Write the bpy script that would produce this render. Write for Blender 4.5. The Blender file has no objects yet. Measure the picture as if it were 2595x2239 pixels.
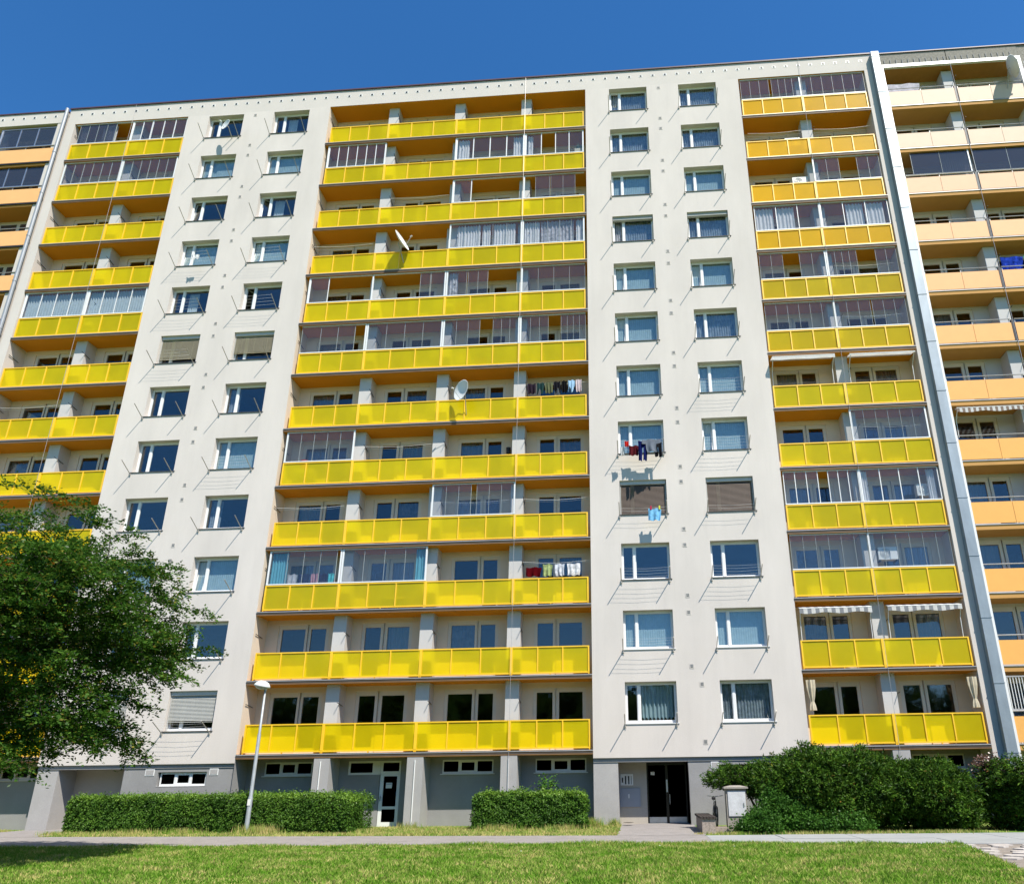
import bpy, math, random
import numpy as np
from mathutils import Vector, Matrix
random.seed(7); rng = np.random.default_rng(7)
S = bpy.context.scene
COL = S.collection

# ------------------------------------------------------------------ camera
F, CX, CY, IW, IH = 1826.737, 1497.917, 1333.332, 2595.0, 2239.0
RX, RY, RZ = math.radians(19.53005), math.radians(0.69954), math.radians(3.54060)
CAM = Vector((0.5196, -28.1656, 1.3803))
cam = bpy.data.cameras.new('camera'); camo = bpy.data.objects.new('camera', cam); COL.objects.link(camo)
R = Matrix.Rotation(RZ, 3, 'Z') @ Matrix.Rotation(RX, 3, 'X') @ Matrix.Rotation(RY, 3, 'Y')
M3 = Matrix((R.col[0], R.col[2], -R.col[1])).transposed()
camo.matrix_world = Matrix.Translation(CAM) @ M3.to_4x4()
cam.sensor_fit = 'HORIZONTAL'; cam.sensor_width = 36; cam.lens = F / IW * 36
cam.shift_x = (IW / 2 - CX) / IW; cam.shift_y = (CY - IH / 2) / IW
cam.clip_start = 0.1; cam.clip_end = 3000
S.camera = camo

# ------------------------------------------------------------------ light
SUN = Vector((0.57, -0.69, 1.31)).normalized()
elev = math.asin(SUN.z); azim = math.atan2(SUN.x, SUN.y)
w = bpy.data.worlds.new('World'); S.world = w; w.use_nodes = True
nt = w.node_tree; nt.nodes.clear()
out = nt.nodes.new('ShaderNodeOutputWorld'); bg = nt.nodes.new('ShaderNodeBackground'); sky = nt.nodes.new('ShaderNodeTexSky')
sky.sky_type = 'NISHITA'; sky.sun_disc = False; sky.sun_elevation = elev; sky.sun_rotation = azim
sky.altitude = 300; sky.air_density = 1.0; sky.dust_density = 0.2; sky.ozone_density = 6.0
bg.inputs['Strength'].default_value = 0.12
hs = nt.nodes.new('ShaderNodeHueSaturation'); hs.inputs['Saturation'].default_value = 1.22
nt.links.new(sky.outputs[0], hs.inputs['Color']); nt.links.new(hs.outputs[0], bg.inputs['Color']); nt.links.new(bg.outputs[0], out.inputs[0])
sl = bpy.data.lights.new('sun', 'SUN'); sl.energy = 5.0; sl.angle = math.radians(0.5); sl.color = (1, 0.94, 0.84)
so = bpy.data.objects.new('sun', sl); COL.objects.link(so)
so.rotation_euler = SUN.to_track_quat('Z', 'Y').to_euler(); so.location = (20, -30, 40)
S.view_settings.view_transform = 'Standard'; S.view_settings.look = 'None'
S.view_settings.exposure = 0.72; S.view_settings.gamma = 1; S.view_settings.use_curve_mapping = False
S.cycles.max_bounces = 8; S.cycles.transparent_max_bounces = 16
S.cycles.caustics_reflective = False; S.cycles.caustics_refractive = False

# ------------------------------------------------------------------ materials
def newmat(name):
    m = bpy.data.materials.new(name); m.use_nodes = True
    n = m.node_tree; b = n.nodes['Principled BSDF']
    return m, n, b
def noise(n, scale, detail=4, rough=.6, vec=None, stretch=None):
    g = n.nodes.new('ShaderNodeNewGeometry'); t = n.nodes.new('ShaderNodeTexNoise')
    t.inputs['Scale'].default_value = scale; t.inputs['Detail'].default_value = detail; t.inputs['Roughness'].default_value = rough
    src = g.outputs['Position']
    if stretch:
        mp = n.nodes.new('ShaderNodeMapping'); mp.inputs['Scale'].default_value = stretch
        n.links.new(src, mp.inputs['Vector']); src = mp.outputs['Vector']
    n.links.new(src, t.inputs['Vector']); return t
def ramp(n, sock, stops):
    r = n.nodes.new('ShaderNodeValToRGB'); e = r.color_ramp.elements
    while len(e) < len(stops): e.new(.5)
    for k, (p, c) in enumerate(stops): e[k].position = p; e[k].color = (*c, 1)
    n.links.new(sock, r.inputs[0]); return r
def mat(name, col, rough=.7, var=.08, scale=3., metal=0., bump=0., bscale=60., spec=.3, stretch=None, fine=0., streak=0.):
    m, n, b = newmat(name); col = tuple(c * .86 for c in col)
    t = noise(n, scale, stretch=stretch)
    lo = tuple(max(0, c * (1 - var)) for c in col); hi = tuple(min(1, c * (1 + var)) for c in col)
    r = ramp(n, t.outputs['Fac'], [(.3, lo), (.7, hi)])
    src = r.outputs[0]
    if fine:
        t2 = noise(n, 35, 2); mx = n.nodes.new('ShaderNodeMix'); mx.data_type = 'RGBA'; mx.blend_type = 'MULTIPLY'; mx.inputs['Factor'].default_value = 1
        r2 = ramp(n, t2.outputs['Fac'], [(.3, (1 - fine,) * 3), (.7, (1, 1, 1))])
        n.links.new(src, mx.inputs[6]); n.links.new(r2.outputs[0], mx.inputs[7]); src = mx.outputs[2]
    n.links.new(src, b.inputs['Base Color'])
    b.inputs['Roughness'].default_value = rough; b.inputs['Metallic'].default_value = metal
    b.inputs['Specular IOR Level'].default_value = spec
    if streak:
        t4 = noise(n, 1.0, 4, .7, stretch=(4.5, 1, .14)); m4 = n.nodes.new('ShaderNodeMix'); m4.data_type = 'RGBA'; m4.blend_type = 'MULTIPLY'; m4.inputs['Factor'].default_value = 1
        r4_ = ramp(n, t4.outputs['Fac'], [(.36, (1 - streak, 1 - streak * .95, 1 - streak * .9)), (.52, (1, 1, 1))]); n.links.new(src, m4.inputs[6]); n.links.new(r4_.outputs[0], m4.inputs[7]); n.links.new(m4.outputs[2], b.inputs['Base Color'])
    if bump:
        t3 = noise(n, bscale, 3); bp = n.nodes.new('ShaderNodeBump'); bp.inputs['Strength'].default_value = bump; bp.inputs['Distance'].default_value = .01
        n.links.new(t3.outputs['Fac'], bp.inputs['Height']); n.links.new(bp.outputs[0], b.inputs['Normal'])
    return m
def glassmat(name, tint, gloss, haze=0., rough=.02, hazecol=(.6, .62, .65), wav=.15, fm=.6):
    m, n, b = newmat(name); n.nodes.remove(b); o = n.nodes['Material Output']
    tr = n.nodes.new('ShaderNodeBsdfTransparent'); tr.inputs[0].default_value = (*tint, 1)
    gl = n.nodes.new('ShaderNodeBsdfGlossy'); gl.inputs['Roughness'].default_value = rough
    lw = n.nodes.new('ShaderNodeLayerWeight'); lw.inputs[0].default_value = .5
    fr = n.nodes.new('ShaderNodeMath'); fr.operation = 'POWER'; fr.inputs[1].default_value = 3.2; n.links.new(lw.outputs['Facing'], fr.inputs[0])
    ma = n.nodes.new('ShaderNodeMath'); ma.operation = 'MULTIPLY_ADD'; ma.inputs[1].default_value = fm; ma.inputs[2].default_value = gloss; ma.use_clamp = True
    n.links.new(fr.outputs[0], ma.inputs[0])
    t = noise(n, 1.3, 2); bp = n.nodes.new('ShaderNodeBump'); bp.inputs['Strength'].default_value = wav; bp.inputs['Distance'].default_value = .02
    n.links.new(t.outputs['Fac'], bp.inputs['Height']); n.links.new(bp.outputs[0], gl.inputs['Normal'])
    mx = n.nodes.new('ShaderNodeMixShader'); n.links.new(ma.outputs[0], mx.inputs[0])
    src = tr.outputs[0]
    if haze:
        d = n.nodes.new('ShaderNodeBsdfDiffuse'); d.inputs[0].default_value = (*hazecol, 1)
        m2 = n.nodes.new('ShaderNodeMixShader'); m2.inputs[0].default_value = haze
        n.links.new(src, m2.inputs[1]); n.links.new(d.outputs[0], m2.inputs[2]); src = m2.outputs[0]
    n.links.new(src, mx.inputs[1]); n.links.new(gl.outputs[0], mx.inputs[2]); n.links.new(mx.outputs[0], o.inputs[0])
    return m
def clothmat(name, col, transl=.35, hole=0., var=.08):
    m, n, b = newmat(name); n.nodes.remove(b); o = n.nodes['Material Output']; col = tuple(c * .9 for c in col)
    t = noise(n, 6); r = ramp(n, t.outputs['Fac'], [(.3, tuple(c * (1 - var) for c in col)), (.7, tuple(min(1, c * (1 + var)) for c in col))])
    d = n.nodes.new('ShaderNodeBsdfDiffuse'); tl = n.nodes.new('ShaderNodeBsdfTranslucent')
    for s in (d, tl): n.links.new(r.outputs[0], s.inputs[0])
    mx = n.nodes.new('ShaderNodeMixShader'); mx.inputs[0].default_value = transl
    n.links.new(d.outputs[0], mx.inputs[1]); n.links.new(tl.outputs[0], mx.inputs[2]); src = mx.outputs[0]
    if hole:
        tr = n.nodes.new('ShaderNodeBsdfTransparent'); m2 = n.nodes.new('ShaderNodeMixShader'); m2.inputs[0].default_value = hole
        n.links.new(src, m2.inputs[1]); n.links.new(tr.outputs[0], m2.inputs[2]); src = m2.outputs[0]
    n.links.new(src, o.inputs[0]); return m
def leafmat(name, stops, transl=.35, gloss=.08, patch=(1.6, .6, 1.2)):
    m, n, b = newmat(name); n.nodes.remove(b); o = n.nodes['Material Output']
    g = n.nodes.new('ShaderNodeNewGeometry'); r = ramp(n, g.outputs['Random Per Island'], stops); src = r.outputs[0]
    t = noise(n, patch[0], 3); mx0 = n.nodes.new('ShaderNodeMix'); mx0.data_type = 'RGBA'; mx0.blend_type = 'MULTIPLY'; mx0.inputs['Factor'].default_value = 1
    r2 = ramp(n, t.outputs['Fac'], [(.35, (patch[1], patch[1] * 1.1, patch[1])), (.65, (patch[2], patch[2] * .96, 1))])
    n.links.new(src, mx0.inputs[6]); n.links.new(r2.outputs[0], mx0.inputs[7]); src = mx0.outputs[2]
    d = n.nodes.new('ShaderNodeBsdfDiffuse'); tl = n.nodes.new('ShaderNodeBsdfTranslucent'); gl = n.nodes.new('ShaderNodeBsdfGlossy'); gl.inputs['Roughness'].default_value = .45
    n.links.new(src, d.inputs[0]); n.links.new(src, tl.inputs[0])
    a = n.nodes.new('ShaderNodeMixShader'); a.inputs[0].default_value = transl; c = n.nodes.new('ShaderNodeMixShader'); c.inputs[0].default_value = gloss
    n.links.new(d.outputs[0], a.inputs[1]); n.links.new(tl.outputs[0], a.inputs[2]); n.links.new(a.outputs[0], c.inputs[1]); n.links.new(gl.outputs[0], c.inputs[2])
    n.links.new(c.outputs[0], o.inputs[0]); return m
def panelmat(name, col, clear):
    # frosted, tinted sheet that lets light and blurred shapes through
    m, n, b = newmat(name)
    t = noise(n, 1.2, 3); r0 = ramp(n, t.outputs['Fac'], [(.3, tuple(c * .92 for c in col)), (.7, col)])
    oi = n.nodes.new('ShaderNodeObjectInfo'); ro = ramp(n, oi.outputs['Random'], [(0, (.92, .89, .9)), (1, (1, 1, 1))])
    r = n.nodes.new('ShaderNodeMix'); r.data_type = 'RGBA'; r.blend_type = 'MULTIPLY'; r.inputs['Factor'].default_value = 1
    n.links.new(r0.outputs[0], r.inputs[6]); n.links.new(ro.outputs[0], r.inputs[7])
    n.nodes.remove(b); o = n.nodes['Material Output']
    d = n.nodes.new('ShaderNodeBsdfDiffuse'); tl = n.nodes.new('ShaderNodeBsdfTranslucent'); rf = n.nodes.new('ShaderNodeBsdfRefraction')
    rf.inputs['IOR'].default_value = 1.03; rf.inputs['Roughness'].default_value = .7
    gl = n.nodes.new('ShaderNodeBsdfGlossy'); gl.inputs['Roughness'].default_value = .25
    for s in (d, tl, rf): n.links.new(r.outputs[2], s.inputs[0])
    a = n.nodes.new('ShaderNodeMixShader'); a.inputs[0].default_value = .38
    n.links.new(d.outputs[0], a.inputs[1]); n.links.new(tl.outputs[0], a.inputs[2])
    c = n.nodes.new('ShaderNodeMixShader'); c.inputs[0].default_value = clear
    n.links.new(a.outputs[0], c.inputs[1]); n.links.new(rf.outputs[0], c.inputs[2])
    tp = n.nodes.new('ShaderNodeBsdfTransparent'); n.links.new(r.outputs[2], tp.inputs[0])
    h_ = n.nodes.new('ShaderNodeMixShader'); h_.inputs[0].default_value = clear * .25
    n.links.new(c.outputs[0], h_.inputs[1]); n.links.new(tp.outputs[0], h_.inputs[2])
    e = n.nodes.new('ShaderNodeMixShader'); e.inputs[0].default_value = .018
    n.links.new(h_.outputs[0], e.inputs[1]); n.links.new(gl.outputs[0], e.inputs[2]); n.links.new(e.outputs[0], o.inputs[0])
    return m

PL = mat('plaster_white', (.69, .632, .575), .9, .07, .55, bump=.3, bscale=70, fine=.13, stretch=(1, 1, .35), streak=.02)
PLR = mat('plaster_roof_band', (.64, .59, .535), .9, .05, .5, bump=.25, bscale=90, fine=.07)
CREAM = mat('plaster_cream', (.74, .63, .50), .9, .04, .8, fine=.04)
PEACH = mat('plaster_peach_edge', (.78, .60, .46), .9, .04, .8, fine=.04)
SOFF = mat('soffit_orange', (.66, .28, .012), .8, .06, .6)
EDGE = mat('slab_edge_taupe', (.22, .125, .06), .6, .12, 2)
EDGEG = mat('edge_dark_grey', (.09, .085, .085), .6, .1, 2)
FLASH = mat('flashing_zinc', (.46, .44, .43), .45, .1, 3, metal=.3)
PIL = mat('pillar_grey_paint', (.56, .545, .53), .85, .05, 1, fine=.05)
GREY = mat('plinth_grey', (.31, .305, .30), .9, .07, 1.2, bump=.4, bscale=70, fine=.12)
GREYL = mat('plinth_pale_grey', (.42, .405, .39), .9, .07, 1.2, bump=.4, bscale=70, fine=.12)
BEIGE = mat('entrance_beige', (.46, .42, .36), .9, .05, 1.2, fine=.08)
YEL = mat('frame_golden', (.95, .58, .025), .45, .05, 2, spec=.5)
WHITE = mat('window_white', (.80, .80, .79), .4, .03, 2, spec=.5)
WCREAM = mat('window_cream', (.68, .63, .55), .5, .03, 2)
SILL = mat('sill_dark', (.09, .085, .085), .45, .1, 3)
COPE = mat('coping_maroon', (.09, .05, .065), .5, .15, 1)
RODM = mat('rod_aluminium', (.45, .42, .37), .45, .1, 4, metal=.4)
DARK = mat('dark_metal', (.03, .03, .032), .5, .1, 4)
BLACK = mat('black_glass_frame', (.012, .011, .012), .25, .1, 3)
STEEL = mat('steel_brushed', (.55, .56, .57), .35, .1, 4, metal=.8)
GALV = mat('galvanised_sheet', (.31, .36, .40), .5, .14, 1.8, metal=.35, stretch=(1, 1, .4), fine=.08)
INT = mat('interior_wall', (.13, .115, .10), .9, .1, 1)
ROUGH = mat('exposed_aggregate', (.30, .28, .24), .95, .25, 9, bump=1., bscale=35, fine=.25)
PIPEG = mat('pipe_grey', (.33, .35, .38), .5, .1, 2, metal=.2)
GLASS = glassmat('window_glass', (.88, .93, .94), .085)
GLASSB = glassmat('loggia_window_glass', (.70, .73, .75), .08)
GLAZE = glassmat('balcony_glass', (.93, .94, .95), .045, haze=.012)
GLAZED = glassmat('balcony_glass_dark', (.50, .50, .53), .06, haze=.04)
FROST = glassmat('frosted_glass', (.5, .5, .5), .04, haze=.55, rough=.3)
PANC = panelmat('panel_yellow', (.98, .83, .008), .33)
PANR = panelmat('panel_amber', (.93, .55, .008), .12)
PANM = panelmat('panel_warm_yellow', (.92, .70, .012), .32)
SHEER = clothmat('curtain_sheer', (.62, .74, .78), .25, .12)
LACE = clothmat('curtain_lace', (.62, .66, .74), .25, .42, .3)
CURW = clothmat('curtain_white', (.86, .86, .87), .25, .0)
CURP = clothmat('curtain_patterned', (.70, .70, .74), .35, .12, .5)
CURB = clothmat('curtain_blue', (.18, .55, .68), .35)
CURC = clothmat('curtain_cream', (.72, .64, .48), .3)
BLINDB = mat('blind_beige', (.40, .36, .25), .5, .05, 3)
BLINDD = mat('blind_brown', (.17, .13, .105), .5, .05, 3)
BLINDG = mat('blind_grey', (.48, .48, .44), .5, .05, 3)
SHUT = mat('shutter_box_grey', (.50, .50, .48), .5, .05, 3)
DISHM = mat('dish_white', (.78, .79, .78), .45, .04, 2)
PLAST = mat('plastic_white', (.78, .78, .75), .4, .04, 2)
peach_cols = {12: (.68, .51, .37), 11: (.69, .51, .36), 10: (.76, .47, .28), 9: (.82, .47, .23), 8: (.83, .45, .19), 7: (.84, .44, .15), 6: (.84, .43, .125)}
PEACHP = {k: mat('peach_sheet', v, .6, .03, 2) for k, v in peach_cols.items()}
PEACHF = mat('peach_sheet_low', (.85, .43, .11), .6, .03, 2)
PEACHL = mat('salmon_sheet', (.87, .48, .19), .6, .03, 2)

# ------------------------------------------------------------------ mesh helpers
class MB:
    def __init__(s): s.v = []; s.f = []; s.m = []; s.mats = []
    def mi(s, m):
        if m not in s.mats: s.mats.append(m)
        return s.mats.index(m)
    def face(s, pts, m):
        k = len(s.v); s.v += [tuple(p) for p in pts]; s.f.append(tuple(range(k, k + len(pts)))); s.m.append(s.mi(m))
    def box(s, x0, x1, y0, y1, z0, z1, m, front=None):
        k = len(s.v); s.v += [(x, y, z) for z in (z0, z1) for y in (y0, y1) for x in (x0, x1)]
        F_ = [(0, 2, 3, 1), (4, 5, 7, 6), (0, 1, 5, 4), (1, 3, 7, 5), (3, 2, 6, 7), (2, 0, 4, 6)]
        for q, f in enumerate(F_):
            s.f.append(tuple(k + i for i in f)); s.m.append(s.mi(front if (front and q == 2) else m))
    def tube(s, pts, rad, m, n=6, cap=True):
        if not hasattr(rad, '__len__'): rad = [rad] * len(pts)
        pts = [Vector(p) for p in pts]; k = len(s.v); mi = s.mi(m)
        for i, p in enumerate(pts):
            d = (pts[min(i + 1, len(pts) - 1)] - pts[max(i - 1, 0)]).normalized()
            u = d.orthogonal().normalized() if i == 0 else (u - d * u.dot(d)).normalized()
            v_ = d.cross(u)
            for a in range(n):
                t = 2 * math.pi * a / n; s.v.append(tuple(p + (u * math.cos(t) + v_ * math.sin(t)) * rad[i]))
        for i in range(len(pts) - 1):
            for a in range(n):
                b = (a + 1) % n; s.f.append((k + i * n + a, k + i * n + b, k + (i + 1) * n + b, k + (i + 1) * n + a)); s.m.append(mi)
        if cap:
            s.f.append(tuple(k + a for a in range(n))[::-1]); s.m.append(mi)
            s.f.append(tuple(k + (len(pts) - 1) * n + a for a in range(n))); s.m.append(mi)
    def lathe(s, prof, m, n=16, axis='Z', c=(0, 0, 0)):
        k = len(s.v); mi = s.mi(m)
        for r_, h in prof:
            for a in range(n):
                t = 2 * math.pi * a / n; s.v.append((c[0] + r_ * math.cos(t), c[1] + r_ * math.sin(t), c[2] + h))
        for i in range(len(prof) - 1):
            for a in range(n):
                b = (a + 1) % n; s.f.append((k + i * n + a, k + i * n + b, k + (i + 1) * n + b, k + (i + 1) * n + a)); s.m.append(mi)
    def mesh(s, name, smooth=False):
        me = bpy.data.meshes.new(name); me.from_pydata(s.v, [], s.f)
        for m in s.mats: me.materials.append(m)
        me.polygons.foreach_set('material_index', s.m)
        if smooth: me.polygons.foreach_set('use_smooth', [True] * len(s.f))
        me.update(); return me
WLOC = {}
def put(name, me, parent=None, loc=(0, 0, 0), rot=None):
    if isinstance(me, MB): me = me.mesh(name)
    o = bpy.data.objects.new(name, me); COL.objects.link(o)
    loc = Vector(loc); base = WLOC[parent.name] if parent else Vector((0, 0, 0))
    o.parent = parent; o.location = loc - base; WLOC[o.name] = loc
    if rot: o.rotation_euler = rot
    return o
def part(name, mb, parent, origin=(0, 0, 0)):
    """mb holds world coordinates; the object origin is moved to `origin`."""
    me = mb.mesh(name) if isinstance(mb, MB) else mb
    ox = Vector(origin); me.transform(Matrix.Translation(-ox)); return put(name, me, parent, ox)
def thing(name, label, cat, loc=(0, 0, 0), group=None):
    o = bpy.data.objects.new(name, None); COL.objects.link(o); o.location = loc; WLOC[o.name] = Vector(loc)
    o['label'] = label; o['category'] = cat
    if group: o['group'] = group
    return o
def tag(o, label, cat, group=None):
    o['label'] = label; o['category'] = cat
    if group: o['group'] = group
    return o
def struct(name, mb, **k):
    o = put(name, mb, **k); o['kind'] = 'structure'; return o

# ------------------------------------------------------------------ ground
GZ = -0.12
def grassground(name):
    m, n, b = newmat(name)
    t = noise(n, .9, 5, .65); t2 = noise(n, 7, 4)
    mx = n.nodes.new('ShaderNodeMath'); mx.operation = 'MULTIPLY_ADD'; mx.inputs[1].default_value = .45
    n.links.new(t2.outputs['Fac'], mx.inputs[0]); n.links.new(t.outputs['Fac'], mx.inputs[2])
    r = ramp(n, mx.outputs[0], [(.5, (.05, .12, .015)), (.72, (.11, .19, .03)), (.92, (.28, .26, .09))])
    n.links.new(r.outputs[0], b.inputs['Base Color']); b.inputs['Roughness'].default_value = .95; b.inputs['Specular IOR Level'].default_value = .1
    return m
GRG = grassground('lawn_soil')
g = MB(); g.face([(-500, -500, GZ), (500, -500, GZ), (500, 500, GZ), (-500, 500, GZ)], GRG)
struct('ground', g)
ASPH = mat('asphalt_pinkish', (.32, .295, .28), .95, .12, 2.5, bump=.6, bscale=80, fine=.3)
CONC = mat('concrete_pavement', (.34, .35, .345), .9, .08, 1.2, bump=.3, bscale=60, fine=.12)
def yfar(x): return -3.94 - (x + 15.4) * 0.0745 if x < 2.6 else -5.28
def ynear(x): return -8.2 if x < 3 else -8.3 - (x - 3) * .09
p = MB(); P = GZ + .02
xs = [-60, -30, -22, -18, -14, -10, -6, -2, 0, 2.3]
for a, b in zip(xs, xs[1:]):
    p.face([(a, ynear(a), P), (b, ynear(b), P), (b, yfar(b), P), (a, yfar(a), P)], ASPH)
    p.face([(a, ynear(a), GZ), (b, ynear(b), GZ), (b, ynear(b), P), (a, ynear(a), P)], ASPH)
struct('path', p)
p = MB()
p.face([(-.25, -5.17, P + .004), (2.35, -5.3, P + .004), (2.35, 1.3, P + .004), (-.25, 1.3, P + .004)], ASPH)
struct('entrance_path', p)
p = MB(); p.face([(-23.2, -3.6, P + .004), (-19.4, -3.8, P + .004), (-19.4, 1.3, P + .004), (-23.2, 1.3, P + .004)], ASPH)
struct('entrance_path', p)
pv = struct('pavement', (lambda b: (b.face([(2.3, ynear(2.3), GZ + .01), (24, -10.5, GZ + .01), (24, -4.6, GZ + .01), (2.3, -5.3, GZ + .01)], GREY), b)[1])(MB()))
slab_x = [2.32, 4.3, 6.3, 8.2, 10.1, 12.0, 13.9, 15.9, 18, 20.5]
for a, b in zip(slab_x, slab_x[1:]):
    for t0, t1 in ((0, .49), (.51, 1)):
        q = MB(); k0 = random.uniform(-.006, .006)
        f0 = lambda x, t: (-5.3 + (x - 2.3) * .03) * (1 - t) + (ynear(x) if x < 9 else -8.7 - (x - 9) * .02) * t
        z1 = P + k0
        c4 = [(a + .015, f0(a, t1)), (b - .015, f0(b, t1)), (b - .015, f0(b, t0)), (a + .015, f0(a, t0))]
        q.face([(x, y, z1) for x, y in c4], CONC)
        for i in range(4):
            (xa, ya), (xb, yb) = c4[i], c4[(i + 1) % 4]; q.face([(xa, ya, GZ), (xb, yb, GZ), (xb, yb, z1), (xa, ya, z1)], CONC)
        part('slab', q, pv, (a, -7, P))
# crazy-paving stones at the right edge
STONE = mat('paving_stone', (.50, .46, .42), .9, .2, 3, bump=.4, bscale=30, fine=.2)
cz = struct('stone_path', (lambda b: (b.face([(7.9, -9.0, GZ + .005), (9, -8.72, GZ + .005), (16, -8.9, GZ + .005), (16, -16.5, GZ + .005), (6.6, -16.5, GZ + .005), (7.1, -13.2, GZ + .005), (7.3, -12, GZ + .005)], mat('grit', (.30, .26, .22), .95, .2, 5, bump=1, bscale=40, fine=.3)), b)[1])(MB()))
for i in range(13):
    for j in range(9):
        y = -9.25 - i * .52 + random.uniform(-.08, .08); x = 7.6 + j * .62 + (i % 2) * .3 + random.uniform(-.1, .1)
        if x < 8.0 - (-9 - y) * .22: continue
        n_ = random.randint(5, 7); a0 = random.random() * 6; rr = random.uniform(.2, .31)
        ring = [(x + rr * random.uniform(.8, 1.05) * math.cos(a0 + 6.283 * k / n_), y + rr * .85 * random.uniform(.8, 1.05) * math.sin(a0 + 6.283 * k / n_)) for k in range(n_)]
        q = MB(); zt = GZ + random.uniform(.025, .04)
        q.face([(a, b, zt) for a, b in ring], STONE)
        for k in range(n_):
            (xa, ya), (xb, yb) = ring[k], ring[(k + 1) % n_]; q.face([(xa, ya, GZ), (xb, yb, GZ), (xb, yb, zt), (xa, ya, zt)], STONE)
        part('stone', q, cz, (x, y, zt))

# ------------------------------------------------------------------ main building
FH = 2.8
def fl(n): return 2.55 + FH * (n - 1)          # loggia floor level of storey n
B = thing('apartment_building', 'twelve storey panel building with yellow glass balconies between white window strips', 'building', (-8, 0, GZ))
D = 1.0
def wall_open(mb, x0, x1, z0, z1, ops, m, y=0., depth=.3, mr=None):
    """front sheet with rectangular openings and their reveals"""
    mr = mr or m
    X = sorted({x0, x1, *[o[0] for o in ops], *[o[1] for o in ops]}); Z = sorted({z0, z1, *[o[2] for o in ops], *[o[3] for o in ops]})
    for a, b in zip(X, X[1:]):
        for c, d in zip(Z, Z[1:]):
            xm, zm = (a + b) / 2, (c + d) / 2
            if any(o[0] < xm < o[1] and o[2] < zm < o[3] for o in ops): continue
            mb.face([(a, y, c), (b, y, c), (b, y, d), (a, y, d)], m)
    for (a, b, c, d) in ops:
        e = y + depth
        mb.face([(a, y, c), (a, e, c), (b, e, c), (b, y, c)], mr); mb.face([(a, y, d), (b, y, d), (b, e, d), (a, e, d)], mr)
        mb.face([(a, y, c), (a, y, d), (a, e, d), (a, e, c)], mr); mb.face([(b, y, c), (b, e, c), (b, e, d), (b, y, d)], mr)

W_COL = {1: (-21.79, -19.83), 2: (-18.15, -16.18), 3: (0.0, 1.97), 4: (3.62, 5.58)}
def win_ops(cols): return [(W_COL[c][0], W_COL[c][1], 3.46 + FH * k, 5.0 + FH * k) for c in cols for k in range(12)]
ZT = 35.9
for (xa, xb, cols) in ((-23.0, -15.05, (1, 2)), (-1.25, 6.75, (3, 4))):
    m = MB(); wall_open(m, xa, xb, 2.23, ZT, win_ops(cols), PL)
    m.face([(xa, 0, 2.23), (xb, 0, 2.23), (xb, .3, 2.23), (xa, .3, 2.23)], PL)
    # flanks of the strip, cream toward the loggias
    m.face([(xa, 0, 2.23), (xa, 0, ZT), (xa, 2, ZT), (xa, 2, 2.23)], CREAM)
    m.face([(xb, 0, 2.23), (xb, 2, 2.23), (xb, 2, ZT), (xb, 0, ZT)], CREAM)
    part('wall', m, B, (xa, 0, 2.23))
m = MB(); m.box(-29.95, -29.47, 0, 2, GZ, ZT, PL); part('wall', m, B, (-29.7, 0, GZ))
m = MB(); m.box(13.22, 13.62, 0, 2, GZ, ZT, PL); part('wall', m, B, (13.4, 0, GZ))
m = MB(); m.box(-29.95, 13.62, 0, .45, ZT, 36.98, PLR); part('roof_parapet', m, B, (-8, 0, ZT))
m = MB(); m.box(-29.97, 13.64, -.06, .5, 36.98, 37.06, COPE); part('coping', m, B, (-8, 0, 37))
m = MB(); m.box(-29.95, 13.62, .45, 13, 36.6, 36.8, GREY); part('roof', m, B, (-8, 6, 36.7))
m = MB(); m.box(-29.95, 13.62, 13, 13.2, GZ, 36.6, PL); part('wall', m, B, (-8, 13, GZ))
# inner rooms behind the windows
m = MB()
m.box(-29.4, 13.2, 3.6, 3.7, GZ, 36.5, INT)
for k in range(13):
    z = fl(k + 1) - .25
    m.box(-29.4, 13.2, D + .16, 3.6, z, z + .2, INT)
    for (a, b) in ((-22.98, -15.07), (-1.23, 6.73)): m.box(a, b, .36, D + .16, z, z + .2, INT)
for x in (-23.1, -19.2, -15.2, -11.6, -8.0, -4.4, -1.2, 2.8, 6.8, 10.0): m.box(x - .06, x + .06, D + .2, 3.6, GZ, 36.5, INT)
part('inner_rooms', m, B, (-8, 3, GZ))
# loggia back walls with openings
C_BAYS = [(-14.87, -11.72), (-11.72, -8.07), (-8.07, -4.44), (-4.44, -1.36)]
R_BAYS = [(6.83, 9.92), (9.92, 13.15)]
L_BAYS = [(-29.42, -26.15), (-26.15, -23.07)]
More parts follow.
